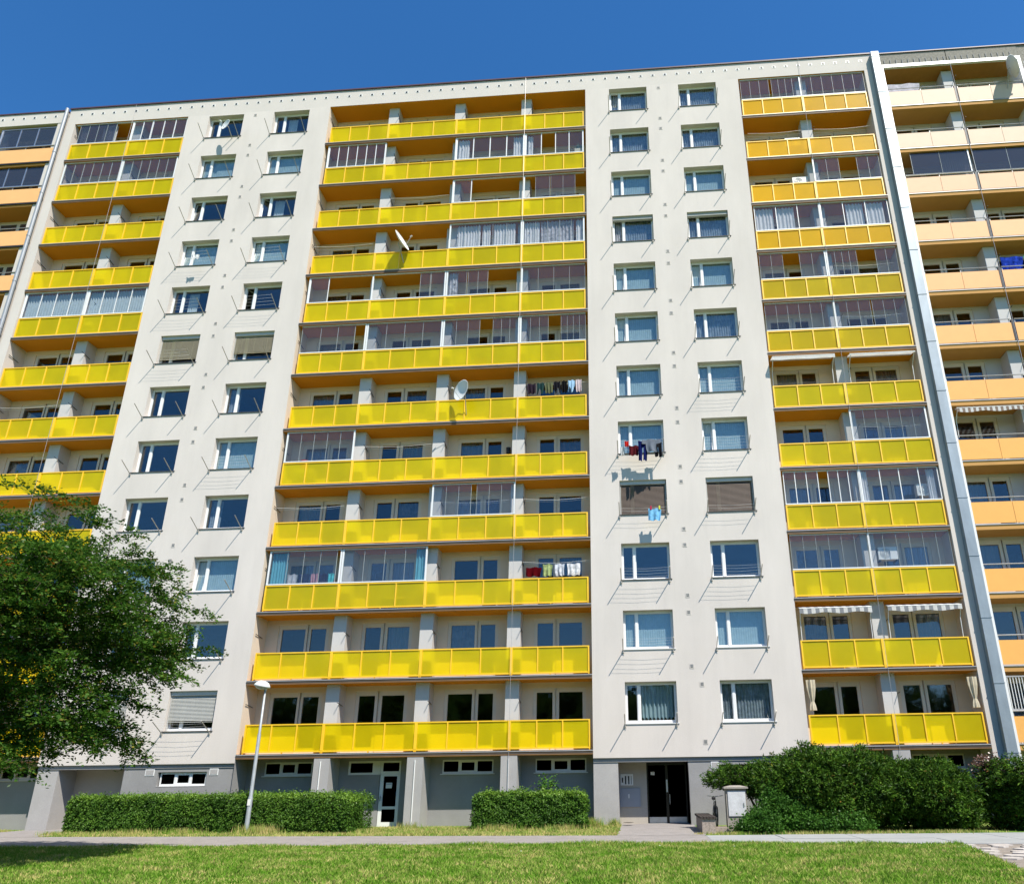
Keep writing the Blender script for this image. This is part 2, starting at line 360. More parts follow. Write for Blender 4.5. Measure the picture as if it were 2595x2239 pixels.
# per bay: (glass a left, a right, glass b left, b right), wide pane first or narrow first
C_WIN = [(-14.38, -13.37, -13.13, -12.48), (-10.80, -10.14, -9.85, -8.93), (-7.15, -6.16, -5.91, -5.31), (-3.55, -2.91, -2.65, -1.71)]
R_WIN = [(7.27, 8.15, 8.40, 9.01), (10.78, 11.41, 11.68, 12.60)]
L_WIN = [(-28.77, -27.80, -27.56, -27.0), (-25.18, -24.39, -24.11, -23.5)]
SECT = [('c', -15.05, -1.25, C_BAYS, C_WIN, (-11.62, -8.0, -4.42)), ('r', 6.75, 13.22, R_BAYS, R_WIN, (10.0,)), ('l', -29.47, -23.0, L_BAYS, L_WIN, (-26.05,))]
def lw_frame(w4):
    a, b, c, d = w4; fr = .09; narrow_first = (b - a) < (d - c)
    m = MB(); z0, z1 = 0.02, 2.42; zs = .88
    (da, db), (wa, wb) = ((a, b), (c, d)) if narrow_first else ((c, d), (a, b))
    def rect(x0, x1, za, zb, gx0, gx1, gz0, gz1, y0=-.05, y1=.03):
        m.box(x0, gx0, y0, y1, za, zb, WCREAM); m.box(gx1, x1, y0, y1, za, zb, WCREAM)
        m.box(gx0, gx1, y0, y1, za, gz0, WCREAM); m.box(gx0, gx1, y0, y1, gz1, zb, WCREAM)
    mid = (b + c) / 2
    if narrow_first: rect(a - .14, mid, z0, z1, a, b, .25, 2.24); rect(mid, d + .14, zs, z1, c, d, 1.0, 2.24)
    else: rect(a - .14, mid, zs, z1, a, b, 1.0, 2.24); rect(mid, d + .14, z0, z1, c, d, .25, 2.24)
    return m, (da, db), (wa, wb), mid, narrow_first
blinds_lw = {('c', 1, 0), ('c', 3, 2), ('l', 5, 1)}
pane_cache = {}
def pane_mesh(w_, h_, mt, nm='pane'):
    key = (round(w_, 3), round(h_, 3), mt.name, nm)
    if key not in pane_cache:
        q = MB(); q.box(0, w_, 0, .012, 0, h_, mt); pane_cache[key] = q.mesh(nm)
    return pane_cache[key]
def curtain_mesh(w_, h_, mt, folds=9, amp=.03, taper=0., nx=None, seed=0, name='curtain', scallop=0.):
    rr = random.Random(seed); nx = nx or int(folds * 6); nz = 6; q = MB(); ph = rr.random() * 6
    V = lambda i, j: ((i / nx - .5) * w_ * (1 - taper * abs(j / nz - .5) * 0 - taper * (j / nz)) + w_ / 2,
                      amp * math.sin(i / nx * folds * 6.283 + ph + .8 * math.sin(i / nx * 9)) * (1 - .4 * j / nz),
                      h_ * (1 - j / nz) + (scallop * abs(math.sin(i / nx * folds * 3.14)) if j == nz else 0))
    for i in range(nx):
        for j in range(nz): q.face([V(i, j + 1), V(i + 1, j + 1), V(i + 1, j), V(i, j)], mt)
    return q.mesh(name)
for (sec, xa, xb, bays, wins, pils) in SECT:
    m = MB(); ops = []
    for w4 in wins:
        fr, dd, ww, mid, nf = lw_frame(w4)
        for k in range(12):
            f0 = fl(k + 1)
            if nf: ops += [(w4[0] - .14, mid, f0 + .02, f0 + 2.42), (mid, w4[3] + .14, f0 + .88, f0 + 2.42)]
            else: ops += [(w4[0] - .14, mid, f0 + .88, f0 + 2.42), (mid, w4[3] + .14, f0 + .02, f0 + 2.42)]
    wall_open(m, xa, xb, fl(1), ZT, ops, CREAM, y=D, depth=.14)
    part('loggia_back_wall', m, B, (xa, D, fl(1)))
    for w4 in wins:
        fr, dd, ww, mid, nf = lw_frame(w4); fm = fr.mesh('window')
        fm.transform(Matrix.Translation((-mid, 0, 0)))
        for k in range(12):
            f0 = fl(k + 1); wo = put('balcony_window', fm, B, (mid, D + .09, f0))
            put('pane', pane_mesh(dd[1] - dd[0], 1.99, GLASSB), wo, (dd[0], D + .08, f0 + .25))
            put('pane', pane_mesh(ww[1] - ww[0], 1.24, GLASSB), wo, (ww[0], D + .08, f0 + 1.0))
            rr = random.Random(k * 17 + int(mid * 10))
            if rr.random() < .55 and k > 0:
                cm = rr.choice([SHEER, LACE, CURW, SHEER])
                put('curtain', curtain_mesh(ww[1] - ww[0] + .1, 1.3, cm, 8, .02, seed=k), wo, (ww[0] - .05, D + .22, f0 + rr.choice([1.0, 1.15])))
    for k in range(12):
        f0 = fl(k + 1)
        m = MB(); e = .004
        m.box(xa + e, xb - e, .03, D + .15, f0 - .17, f0, SOFF)
        m.box(xa + e, xb - e, -.012, .03, f0 - .175, f0 - .055, EDGE)
        m.box(xa + e, xb - e, -.035, .03, f0 - .052, f0 - .022, FLASH)
        m.box(xa + e, xb - e, -.005, .03, f0 - .022, f0, EDGEG)
        m.box(xa + e, xb - e, -.02, -.012, f0 - .12, f0 - .10, EDGEG)
        part('balcony_slab', m, B, ((xa + xb) / 2, 0, f0))
        for px in pils:
            m = MB(); top = f0 + 2.63 if k < 11 else ZT - .008
            m.box(px - .27, px + .27, .35, D, f0, top, PIL); part('dividing_wall', m, B, (px, .35, f0))
        for px in (xa, *pils):
            x0 = px + (.27 if px != xa else 0) + .02
            q = MB(); q.tube([(x0, .72, f0 + 1.82), (x0 + .015, .12, f0 + 1.9)], .014, DARK, 5); part('line_bracket', q, B, (x0, .4, f0 + 1.85))
    m = MB(); m.box(xa + .002, xb - .002, .012, D + .15, ZT - .008, ZT + .06, SOFF); part('top_soffit', m, B, (xa, .5, ZT))
for (x0, x1, n) in ((-14.98, -11.95, 9), (-14.98, -11.95, 4), (-4.1, -1.3, 4), (-11.3, -8.3, 5), (-11.3, -8.3, 10), (-7.7, -4.75, 4), (7.0, 9.7, 11), (10.3, 13.1, 11), (10.3, 13.1, 8), (10.3, 13.1, 5), (10.3, 13.1, 7), (-4.1, -1.3, 3), (-4.1, -1.3, 6), (-29.3, -26.4, 6)):
    for yy in (.25, .45):
        q = MB(); z = fl(n) + 1.86; q.tube([(x0, yy, z), (x0 * .7 + x1 * .3, yy, z - .06), ((x0 + x1) / 2, yy, z - .08), (x0 * .3 + x1 * .7, yy, z - .06), (x1, yy, z)], .006, PLAST, 4)
        part('clothes_line', q, B, (x0, yy, z))
# yellow railings
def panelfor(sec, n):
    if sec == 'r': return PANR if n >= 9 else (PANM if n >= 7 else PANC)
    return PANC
rail_cache = {}
def railing(sec, bay, n, end_l, end_r):
    a, b = bay; W_ = b - a; key = (round(W_, 3),)
    f0 = fl(n); z0, z1 = .05, 1.11
    n_p = 3; pw = .048; e = .055
    if key not in rail_cache:
        q = MB()
        q.box(0, W_, .055, .125, z1 - .045, z1, YEL); q.box(0, W_, .055, .125, z0, z0 + .05, YEL)
        q.box(0, e, .05, .13, z0 + .05, z1 - .045, YEL); q.box(W_ - e, W_, .05, .13, z0 + .05, z1 - .045, YEL)
        st = (W_ - 2 * e) / 3
        for k in (1, 2): q.box(e + st * k - pw / 2, e + st * k + pw / 2, .052, .11, z0 + .05, z1 - .045, YEL)
        for x in (e / 2, W_ / 2, W_ - e / 2): q.box(x - .02, x + .02, .06, .12, -.0, z0, YEL)
        rail_cache[key] = q.mesh('balcony_railing')
    ro = put('balcony_railing', rail_cache[key], B, (a, 0, f0))
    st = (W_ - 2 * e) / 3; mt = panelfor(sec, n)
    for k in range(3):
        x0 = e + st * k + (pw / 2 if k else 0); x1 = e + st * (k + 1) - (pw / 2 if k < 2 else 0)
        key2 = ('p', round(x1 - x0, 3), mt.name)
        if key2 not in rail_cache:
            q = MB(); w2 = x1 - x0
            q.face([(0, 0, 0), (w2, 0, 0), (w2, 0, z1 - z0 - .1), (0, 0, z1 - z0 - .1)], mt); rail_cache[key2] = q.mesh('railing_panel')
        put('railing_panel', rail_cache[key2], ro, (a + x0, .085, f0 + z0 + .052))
for (sec, xa, xb, bays, wins, pils) in SECT:
    for n in range(1, 13):
        for i, bay in enumerate(bays): railing(sec, bay, n, i == 0, i == len(bays) - 1)

GEDGE = mat('glass_edge', (.42, .47, .47), .4, .05, 2)
# balcony glazing: (section, bay, storey): segments (from, to, panes, mullion width), frame post left/right, curtains
def glazing(sec, bi, n, segs, mull=.014, posts=(1, 1), curtains=(), gm=None, host=None, bays=None, dark=False, zb=1.13, rail=WHITE, thick=.045):
    bays = bays or {'c': C_BAYS, 'r': R_BAYS, 'l': L_BAYS}[sec]; host = host or B
    a, b = bays[bi]; W_ = b - a; f0 = fl(n); z0, z1 = f0 + zb, f0 + (2.62 if n < 12 else 2.53); gm = gm or GLAZE
    q = MB(); y0, y1 = .06, .115
    q.box(a + .01, b - .01, y0, y1, z1 - .04, z1, rail if not dark else STEEL)
    q.box(a + .01, b - .01, y0 - .01, y1 + .01, z0, z0 + thick, rail)
    if posts[0]: q.box(a + .012, a + .012 + .065, y0 - .005, y1 + .005, z0 + thick, z1 - .04, rail)
    if posts[1]: q.box(b - .077, b - .012, y0 - .005, y1 + .005, z0 + thick, z1 - .04, rail)
    spans = []; mm = rail if mull > .025 else GEDGE; mull = mull if mull > .025 else .009
    ia, ib = a + (.078 if posts[0] else .015), b - (.078 if posts[1] else .015)
    for (s0, s1, k) in segs:
        u0, u1 = ia + (ib - ia) * s0, ia + (ib - ia) * s1; pw = (u1 - u0) / k
        for i in range(k):
            p0, p1 = u0 + pw * i, u0 + pw * (i + 1)
            q.box(p0, p0 + mull, y0 + .01, y1 - .01, z0 + thick, z1 - .04, mm)
            spans.append((p0 + mull, p1 - .004, i))
        q.box(u1 - .004, u1 + mull - .004, y0 + .01, y1 - .01, z0 + thick, z1 - .04, mm)
    go = part('balcony_glazing', q, host, (a, .08, z0))
    for (p0, p1, i) in spans:
        put('glazing_pane', pane_mesh(p1 - p0, z1 - z0 - .085 - .002, gm, 'glazing_pane'), go, (p0, .082 + .016 * (i % 2 == 1) * 0, z0 + thick + .001))
    for (s0, s1, cm, folds) in curtains:
        u0, u1 = a + W_ * s0, a + W_ * s1
        put('curtain', curtain_mesh(u1 - u0, z1 - z0 - .12, cm, folds, .035, seed=int(s0 * 50) + n), go, (u0, .22, z0 + .05))
    return go
glazing('c', 0, 11, [(0, 1, 6)], .035, curtains=())
glazing('c', 2, 11, [(0, 1, 4)], .05, curtains=((.04, .2, CURW, 4), (.84, .98, CURW, 4)))
glazing('c', 3, 11, [(0, .27, 1), (.52, 1, 2)], .04, curtains=((.05, .14, CURW, 2),))
glazing('c', 2, 10, [(0, .25, 1)], .04, (1, 0)); glazing('c', 3, 10, [(.18, .42, 1), (.44, .85, 2)], .02, (1, 0))
glazing('c', 2, 9, [(0, 1, 5)], curtains=((.1, .42, CURW, 8), (.45, .56, CURW, 3), (.6, .9, CURW, 8)))
glazing('c', 3, 9, [(0, 1, 5)], curtains=((.03, .28, CURW, 6), (.3, .82, CURP, 9), (.86, .98, CURW, 3)))
glazing('c', 0, 8, [(0, .3, 1)], .03, (1, 0)); glazing('c', 1, 8, [(.66, .8, 1), (.81, 1, 1)], .02, (1, 1))
glazing('c', 2, 8, [(0, .26, 1), (.28, .55, 2)], .02, (1, 0), curtains=((.04, .15, CURP, 3),)); glazing('c', 3, 8, [(0, 1, 4)], posts=(1, 0))
glazing('c', 0, 7, [(0, .3, 1), (.3, .84, 2)], .012, (0, 1)); glazing('c', 1, 7, [(0, 1, 4)])
glazing('c', 2, 7, [(0, .48, 3), (.66, 1, 3)], .012); glazing('c', 3, 7, [(0, .42, 3), (.62, 1, 4)], .012, (1, 0))
glazing('c', 0, 5, [(0, 1, 5)])
glazing('c', 2, 4, [(0, .47, 3), (.54, 1, 3)])
glazing('c', 0, 3, [(0, .95, 4)], curtains=((.02, .24, CURB, 6),), posts=(1, 1)); glazing('c', 1, 3, [(0, 1, 4)], curtains=((.86, .97, CURB, 3),))
glazing('r', 0, 12, [(0, .48, 3), (.53, 1, 4)], .02, (0, 1)); glazing('r', 1, 12, [(0, 1, 6)], .02, (0, 0))
glazing('r', 1, 10, [(0, .38, 2), (.66, 1, 2)], .02, (1, 0))
glazing('r', 0, 9, [(0, 1, 3)], .03, (0, 0), curtains=((.03, .3, CURW, 5), (.34, .62, CURW, 5)))
glazing('r', 1, 9, [(0, 1, 3)], .03, (1, 0), curtains=((.4, .65, CURW, 5), (.68, .95, CURW, 5)))
glazing('r', 0, 8, [(0, .36, 2), (.62, 1, 2)], .015, (0, 1)); glazing('r', 1, 8, [(0, .42, 4), (.7, 1, 2)], .012, (1, 0))
glazing('r', 0, 7, [(0, 1, 6)], .012, (0, 0)); glazing('r', 1, 7, [(0, .5, 3), (.53, 1, 3)], .012, (1, 0))
glazing('r', 1, 5, [(0, 1, 6)], .012)
glazing('r', 0, 4, [(0, .46, 3), (.6, 1, 3)], .03, (0, 0)); glazing('r', 1, 4, [(0, 1, 4)], .035, (1, 0), curtains=((.02, .12, CURW, 3), (.87, .97, CURW, 4)))
glazing('r', 0, 3, [(0, 1, 6)], .01, (0, 0)); glazing('r', 1, 3, [(0, 1, 6)], .012, (1, 0))
glazing('l', 0, 12, [(.08, .72, 4)], .02, (0, 0), gm=GLAZED, curtains=((.08, .2, CURW, 3), (.46, .72, CURW, 3))); glazing('l', 1, 12, [(0, .35, 2), (.36, 1, 3)], .04, (1, 0))
glazing('l', 0, 11, [(0, 1, 6)], .02, (1, 1)); glazing('l', 1, 11, [(0, 1, 6)], .02, (1, 1))
glazing('l', 0, 8, [(0, 1, 4)], .035, curtains=((.02, .98, SHEER, 22),)); glazing('l', 1, 8, [(0, 1, 4)], .035, curtains=((.02, .98, SHEER, 22),))

# strip windows
def sw_mesh(mullz=True):
    q = MB(); w_, h_ = 1.965, 1.535; y0, y1 = 0, .07
    q.box(.0, .065, y0, y1, 0, h_, WHITE); q.box(w_ - .065, w_, y0, y1, 0, h_, WHITE)
    q.box(.065, w_ - .065, y0, y1, 0, .085, WHITE); q.box(.065, w_ - .065, y0, y1, h_ - .07, h_, WHITE)
    q.box(.475, .575, y0 - .01, y1, .085, h_ - .07, WHITE)
    for (a, b) in ((.065, .475), (.575, w_ - .065)):
        q.box(a, a + .025, y0 + .012, y1 - .01, .085, h_ - .07, WHITE); q.box(b - .025, b, y0 + .012, y1 - .01, .085, h_ - .07, WHITE)
        q.box(a + .025, b - .025, y0 + .012, y1 - .01, .085, .12, WHITE); q.box(a + .025, b - .025, y0 + .012, y1 - .01, h_ - .105, h_ - .07, WHITE)
    return q.mesh('window')
SW = sw_mesh()
SILLM = (lambda q: (q.box(-.05, 2.02, -.33, .02, -.03, -.004, SILL), q.mesh('sill'))[1])(MB())
SILLW = (lambda q: (q.box(-.05, 2.02, -.33, .02, -.03, -.004, WHITE), q.mesh('sill'))[1])(MB())
def blind_mesh(mt, drop, box=SHUT):
    q = MB(); w_ = 1.93; top = 1.535
    q.box(.01, w_, -.16, -.02, top - .16, top, box)
    z = top - .2
    while z > top - .16 - drop * 1.36:
        q.face([(.04, -.112, z), (w_ - .04, -.112, z), (w_ - .04, -.085, z + .046), (.04, -.085, z + .046)], mt); z -= .052
    q.box(.04, w_ - .04, -.115, -.07, z - .01, z + .01, mt)
    for x in (.35, w_ / 2, w_ - .35): q.box(x - .006, x + .006, -.095, -.088, z, top - .16, mt)
    q.box(.008, .035, -.12, -.05, 0, top - .16, box); q.box(w_ - .02, w_ + .008, -.12, -.05, 0, top - .16, box)
    return q.mesh('venetian_blind')
def box_mesh():
    q = MB(); q.box(.01, 1.95, -.16, -.02, 1.36, 1.535, SHUT)
    for k in range(3): q.box(.02, 1.94, -.17, -.16, 1.37 + k * .055, 1.41 + k * .055, SHUT)
    return q.mesh('shutter_box')
ROD = (lambda q: (q.tube([(0, 0, 0), (0, -.69, .40)], .017, RODM, 6), q.box(-.035, .035, -.05, 0, -.05, .04, RODM), q.tube([(0, -.03, -.03), (.05, -.05, -.07)], .012, RODM, 5), q.mesh('clothes_rod'))[3])(MB())
BL = {(1, 7): (BLINDB, .78), (2, 7): (BLINDB, .66), (3, 4): (BLINDD, 1.), (4, 4): (BLINDD, 1.), (1, 1): (BLINDG, .85), (2, 1): (BLINDG, .72)}
CU = {(3, 12): 'l', (3, 11): 'l', (3, 10): 's', (3, 9): 'l', (3, 8): 's', (3, 7): 's', (3, 6): 's', (3, 5): 's', (3, 2): 's', (3, 1): 'c',
      (4, 12): 'l', (4, 11): 'l', (4, 10): 's', (4, 9): 'l', (4, 8): 's', (4, 7): 'l', (4, 6): 's', (4, 5): 's', (4, 2): 's', (4, 1): 'l',
      (2, 11): 's', (2, 9): 's', (2, 5): 's', (2, 3): 's', (2, 12): 'd', (1, 11): 's', (1, 9): 's', (1, 8): 'd', (1, 3): 's', (2, 10): 'd'}
OPEN = {(3, 9): 50, (2, 8): 65, (2, 10): 35, (2, 9): 8, (1, 10): 6, (4, 8): 7, (3, 8): 6, (3, 7): 6, (1, 9): 7, (2, 3): 7, (4, 5): 6, (3, 12): 9}
LINES = {(1, 8), (2, 8), (1, 7), (2, 5), (4, 6), (4, 5), (4, 4), (3, 3), (4, 3), (3, 2), (2, 1), (3, 5), (3, 4), (2, 9), (1, 9)}
casement = None
def sash_mesh():
    q = MB(); w_, h_ = .385, 1.38
    q.box(0, .045, 0, .045, 0, h_, WHITE); q.box(w_ - .045, w_, 0, .045, 0, h_, WHITE); q.box(.045, w_ - .045, 0, .045, 0, .045, WHITE); q.box(.045, w_ - .045, 0, .045, h_ - .045, h_, WHITE)
    q.box(.045, w_ - .045, .018, .026, .045, h_ - .045, GLASS)
    return q.mesh('open_sash')
SASH = sash_mesh()
for c in (1, 2, 3, 4):
    x0 = W_COL[c][0]
    for n in range(1, 13):
        z0 = 3.46 + FH * (n - 1); yw = .245
        wo = put('window', SW, B, (x0 + .002, yw, z0 + .002))
        put('sill', SILLW if (n <= 2 and c > 2) else SILLM, wo, (x0, yw + .05, z0))
        if (c, n) in OPEN:
            ang = OPEN[(c, n)]
            if ang > 10: put('open_sash', SASH, wo, (x0 + .067, yw + .07, z0 + .087), (0, 0, math.radians(ang)))
            else: put('open_sash', SASH, wo, (x0 + .067, yw + .02, z0 + .087), (math.radians(-ang), 0, 0))
        else: put('pane', pane_mesh(.36, 1.31, GLASS), wo, (x0 + .09, yw + .03, z0 + .12))
        put('pane', pane_mesh(1.275, 1.31, GLASS), wo, (x0 + .60, yw + .03, z0 + .12))
        if (c, n) in BL: put('venetian_blind', blind_mesh(*BL[(c, n)]), wo, (x0 + .01, yw, z0))
        if n == 9 and c > 2: put('shutter_box', box_mesh(), wo, (x0, yw, z0))
        k = CU.get((c, n))
        if k == 's': put('curtain', curtain_mesh(1.85, 1.42, SHEER, 20, .006, seed=n * c), wo, (x0 + .06, yw + .13, z0 + .06))
        if k == 'l': put('curtain', curtain_mesh(1.85, 1.42, LACE, 16, .025, seed=n * c), wo, (x0 + .06, yw + .15, z0 + .06))
        if k == 'd': put('curtain', curtain_mesh(.5, 1.4, CURW, 5, .03, seed=n * c), wo, (x0 + .65, yw + .25, z0 + .05))
        if k == 'c':
            put('curtain', curtain_mesh(1.3, 1.35, SHEER, 9, .05, seed=3, scallop=.12), wo, (x0 + .58, yw + .2, z0 + .12))
        elif n in (4, 3, 6) and c == 2: put('curtain', curtain_mesh(.5, 1.4, LACE, 5, .03, seed=n), wo, (x0 + .1, yw + .2, z0 + .05))
        zr = z0 - .09
        for xr in (x0 - .03, W_COL[c][1] - .06): put('clothes_rod', ROD, B, (xr, 0, zr))
        if (c, n) in LINES:
            for t in (.35, .55, .75, .93):
                if (c, n) in ((4, 4), (3, 4)) and t > .6: continue
                xa_, xb_ = x0 - .03, W_COL[c][1] - .06; q = MB()
                sag = .02 + .03 * random.random()
                q.tube([(xa_, -.69 * t, zr + .40 * t + .015), ((xa_ + xb_) / 2, -.69 * t, zr + .40 * t + .015 - sag), (xb_, -.69 * t, zr + .40 * t + .015)], .003, PLAST, 4)
                part('clothes_line', q, B, (xa_, -.69 * t, zr + .4 * t))
# vents
VENT = (lambda q: (q.box(-.085, .085, -.012, 0, -.095, .095, PLR), q.box(-.055, .055, -.016, -.012, -.06, .06, DARK), *[q.box(-.05, .05, -.02, -.016, z - .006, z + .006, SHUT) for z in (-.04, -.012, .016, .044)], q.mesh('vent'))[-1])(MB())
VENTR = (lambda q: (q.box(-.09, .09, -.008, 0, -.08, .08, PLAST), q.box(-.05, .05, -.014, -.008, -.055, .055, DARK), q.mesh('vent'))[-1])(MB())
for xv in (-19.18, 2.6):
    for k in range(12):
        dx = .35 if k == 0 and xv > 0 else 0
        put('vent', VENT, B, (xv + dx, 0, 2.76 + FH * k)); put('vent', VENT, B, (xv + dx, 0, 4.87 + FH * k))
x = -29.26
while x < 13.4: put('vent', VENTR, B, (x + random.uniform(-.02, .02), 0, 36.57)); x += .632
# lightning conductors and conduits
for xw, z0 in ((-4.43, .4), (9.94, .5), (-26.13, .2)):
    q = MB(); q.tube([(xw, -.05, z0), (xw + .0, -.05, 20), (xw, -.05, 37.02)], .007, FLASH, 5); part('lightning_conductor', q, B, (xw, 0, z0))
for xw in (-8.06, -11.72, -4.5):
    q = MB(); q.tube([(xw + .06, -.02, GZ), (xw + .06, -.02, 2.25)], .022, PLAST, 6); part('conduit', q, B, (xw, 0, 0))
# galvanised joint cover and grey pipe
q = MB(); q.box(13.60, 13.98, -.27, .3, 1.0, 36.86, GALV)
for z in np.arange(2.2, 36.6, 2.45): q.box(13.585, 13.995, -.285, -.05, z, z + .035, GALV)
part('joint_cover', q, B, (13.8, 0, 1))
q = MB(); q.box(13.98, 14.03, -.02, .3, 1.0, 37.02, DARK); part('joint_cover', q, B, (14, 0, 1))
q = MB(); q.tube([(-30.06, -.12, 0), (-30.06, -.12, 36.95)], .085, PIPEG, 10)
for z in np.arange(3, 36, 2.8): q.tube([(-30.06, -.12, z), (-30.06, -.12, z + .05)], .1, PIPEG, 10)
part('downpipe', q, B, (-30.06, 0, 0))

# ground storey
for (pa, ra, rb, pb, mid) in ((-23.0, -22.16, -19.50, -15.05, -20.19), (-1.25, -.33, 2.25, 6.75, .72)):
    m = MB()
    m.box(pa, ra, .1, 1.5, GZ, 2.08, GREYL); part('pillar', m, B, (pa, .1, GZ))
    m = MB(); m.box(pa, pb, .07, .6, 2.08, 2.228, GREY); part('lintel_beam', m, B, (pa, .1, 2.1))
    if pa > -10:
        m = MB(); wall_open(m, rb, pb, GZ, 2.08, [(3.4, 5.3, 1.4, 1.95)], GREY, y=.1, depth=.25)
    else:
        m = MB(); wall_open(m, rb, pb, GZ, 2.08, [(-18.11, -16.15, 1.42, 1.94)], GREY, y=.1, depth=.25)
    m.face([(rb, .1, GZ), (rb, .1, 2.08), (rb, 1.6, 2.08), (rb, 1.6, GZ)], GREY); m.face([(pb, .1, GZ), (pb, 1.2, GZ), (pb, 1.2, 2.23), (pb, .1, 2.23)], GREY)
    part('plinth_wall', m, B, (rb, .1, GZ))
    m = MB(); m.box(ra, rb, .6, 1.6, 2.08, 2.2, GREY); m.box(ra, mid, 1.1, 1.3, GZ, 2.08, BEIGE); m.box(rb, rb + .02, .1, 1.6, GZ, 2.08, GREY)
    part('entrance_recess', m, B, (ra, 1, GZ))
    q = MB(); q.box(mid + .002, mid + .06, 1.28, 1.36, GZ + .03, 2.06, BLACK); q.box(rb - .06, rb - .002, 1.28, 1.36, GZ + .03, 2.06, BLACK); q.box(mid + .06, rb - .06, 1.28, 1.36, 1.98, 2.06, BLACK)
    c_ = (mid + rb) / 2; q.box(c_ - .05, c_ + .05, 1.275, 1.355, GZ + .03, 1.98, BLACK)
    q.box(mid, rb, 1.1, 1.6, GZ, GZ + .03, CONC)
    do = part('entrance_door', q, B, (mid, 1.3, GZ))
    DG = glassmat('door_glass', (.06, .05, .05), .0, fm=.3) if pa < -10 else bpy.data.materials['door_glass']
    for (a, b) in ((mid + .06, c_ - .05), (c_ + .05, rb - .06)):
        put('pane', pane_mesh(b - a, 1.82, DG), do, (a, 1.31, .16 - .02))
        q = MB(); q.box(a, b, 1.275, 1.30, GZ + .04, .12, STEEL); part('kick_plate', q, do, (a, 1.28, 0))
    for (xh, s) in ((c_ + .09, 1),):
        q = MB(); q.tube([(xh, 1.28, 1.25 - .35), (xh + .0, 1.19, 1.25 - .32), (xh, 1.19, 1.0 - .4), (xh, 1.28, .97 - .4)], .016, STEEL, 6); part('handle', q, do, (xh, 1.2, .8))
    q = MB(); q.box(c_ - .03, c_ + .03, 1.262, 1.275, 1.0, 1.45, STEEL); part('lock_plate', q, do, (c_, 1.27, 1))
    q = MB(); q.box(mid + .16, mid + .31, 1.29, 1.305, 1.62, 1.74, PLAST); part('notice', q, do, (mid, 1.3, 1.6))
    if pa < -10: continue_vents = True
    else: continue_vents = False
    q = MB(); q.box(mid - 1.0, mid - .52, 1.085, 1.1, 1.26, 1.67, PLAST)
    io = None if continue_vents else part('intercom_panel', q, B, (mid, 1.1, 1.4))
    for i, dx in enumerate((.05, .17, .29, .40) if io else ()):
        q = MB(); q.box(mid - 1.0 + dx, mid - 1.0 + dx + (.05 if i < 3 else .02), 1.078, 1.085, 1.30 if i else 1.36, 1.60 - .06 * (i == 0), DARK); part('name_column', q, io, (mid - 1 + dx, 1.08, 1.4))
    if io: q = MB(); q.box(mid - 1.04, mid - .26, 1.06, 1.1, .49, 1.15, mat('meter_grey', (.33, .35, .39), .5, .05, 2)); q.box(mid - .72, mid - .67, 1.045, 1.06, .8, .95, PLAST); part('meter_box', q, B, (mid, 1.1, .8))
    for (va, vb) in (((-18.62, -18.25), (-16.05, -15.70)) if pa < -10 else ((3.10, 3.38),)):
        for q_ in ((va, vb),):
            q = MB(); zc = (1.81, 2.06)
            q.box(va, vb, .085, .1, zc[0], zc[1], WHITE); q.box(va + .03, vb - .03, .078, .085, zc[0] + .03, zc[1] - .03, GREYL); part('vent_frame', q, B, (va, .1, 2))
m = MB(); m.box(2.27, 6.73, .4, .5, GZ, 2.08, INT); part('inner_wall', m, B, (4, .4, GZ))
m = MB(); m.box(-19.48, -15.07, .5, .6, GZ, 2.08, INT); part('inner_wall', m, B, (-17, .4, GZ))
def triple_window(x0, x1, z0, z1, y, host, mt=WHITE, name='basement_window'):
    q = MB(); f = .055; n_ = 3; q.box(x0, x1, y, y + .07, z0, z0 + f + .02, mt); q.box(x0, x1, y, y + .07, z1 - f, z1, mt)
    w_ = (x1 - x0) / 3
    for k in range(4):
        c_ = x0 + w_ * k; a_ = max(x0, c_ - .045); b_ = min(x1, c_ + .045); q.box(a_, b_, y - .004, y + .066, z0 + f + .02, z1 - f, mt)
    c0, c1 = x0 + w_ + .045, x0 + 2 * w_ - .045
    q.box(c0, c0 + .035, y + .005, y + .05, z0 + f + .02, z1 - f, mt); q.box(c1 - .035, c1, y + .005, y + .05, z0 + f + .02, z1 - f, mt); q.box(c0 + .035, c1 - .035, y + .005, y + .05, z0 + f + .02, z0 + f + .06, mt); q.box(c0 + .035, c1 - .035, y + .005, y + .05, z1 - f - .04, z1 - f, mt)
    q.box(x0 - .06, x1 + .06, y - .1, y + .01, z0 - .03, z0 - .002, mt)
    o = part(name, q, host, (x0, y, z0))
    for k in range(3): put('pane', pane_mesh(w_ - .09, z1 - z0 - 2 * f - .02, BGL), o, (x0 + w_ * k + .045, y + .03, z0 + f + .02))
BGL = glassmat('basement_glass', (.14, .14, .15), .0, fm=.3)
triple_window(-18.05, -16.2, 1.43, 1.92, .2, B)
m = MB(); m.box(-18.1, -16.16, .36, .4, 1.40, 1.96, INT); part('inner_wall', m, B, (-17, .4, 1.4))
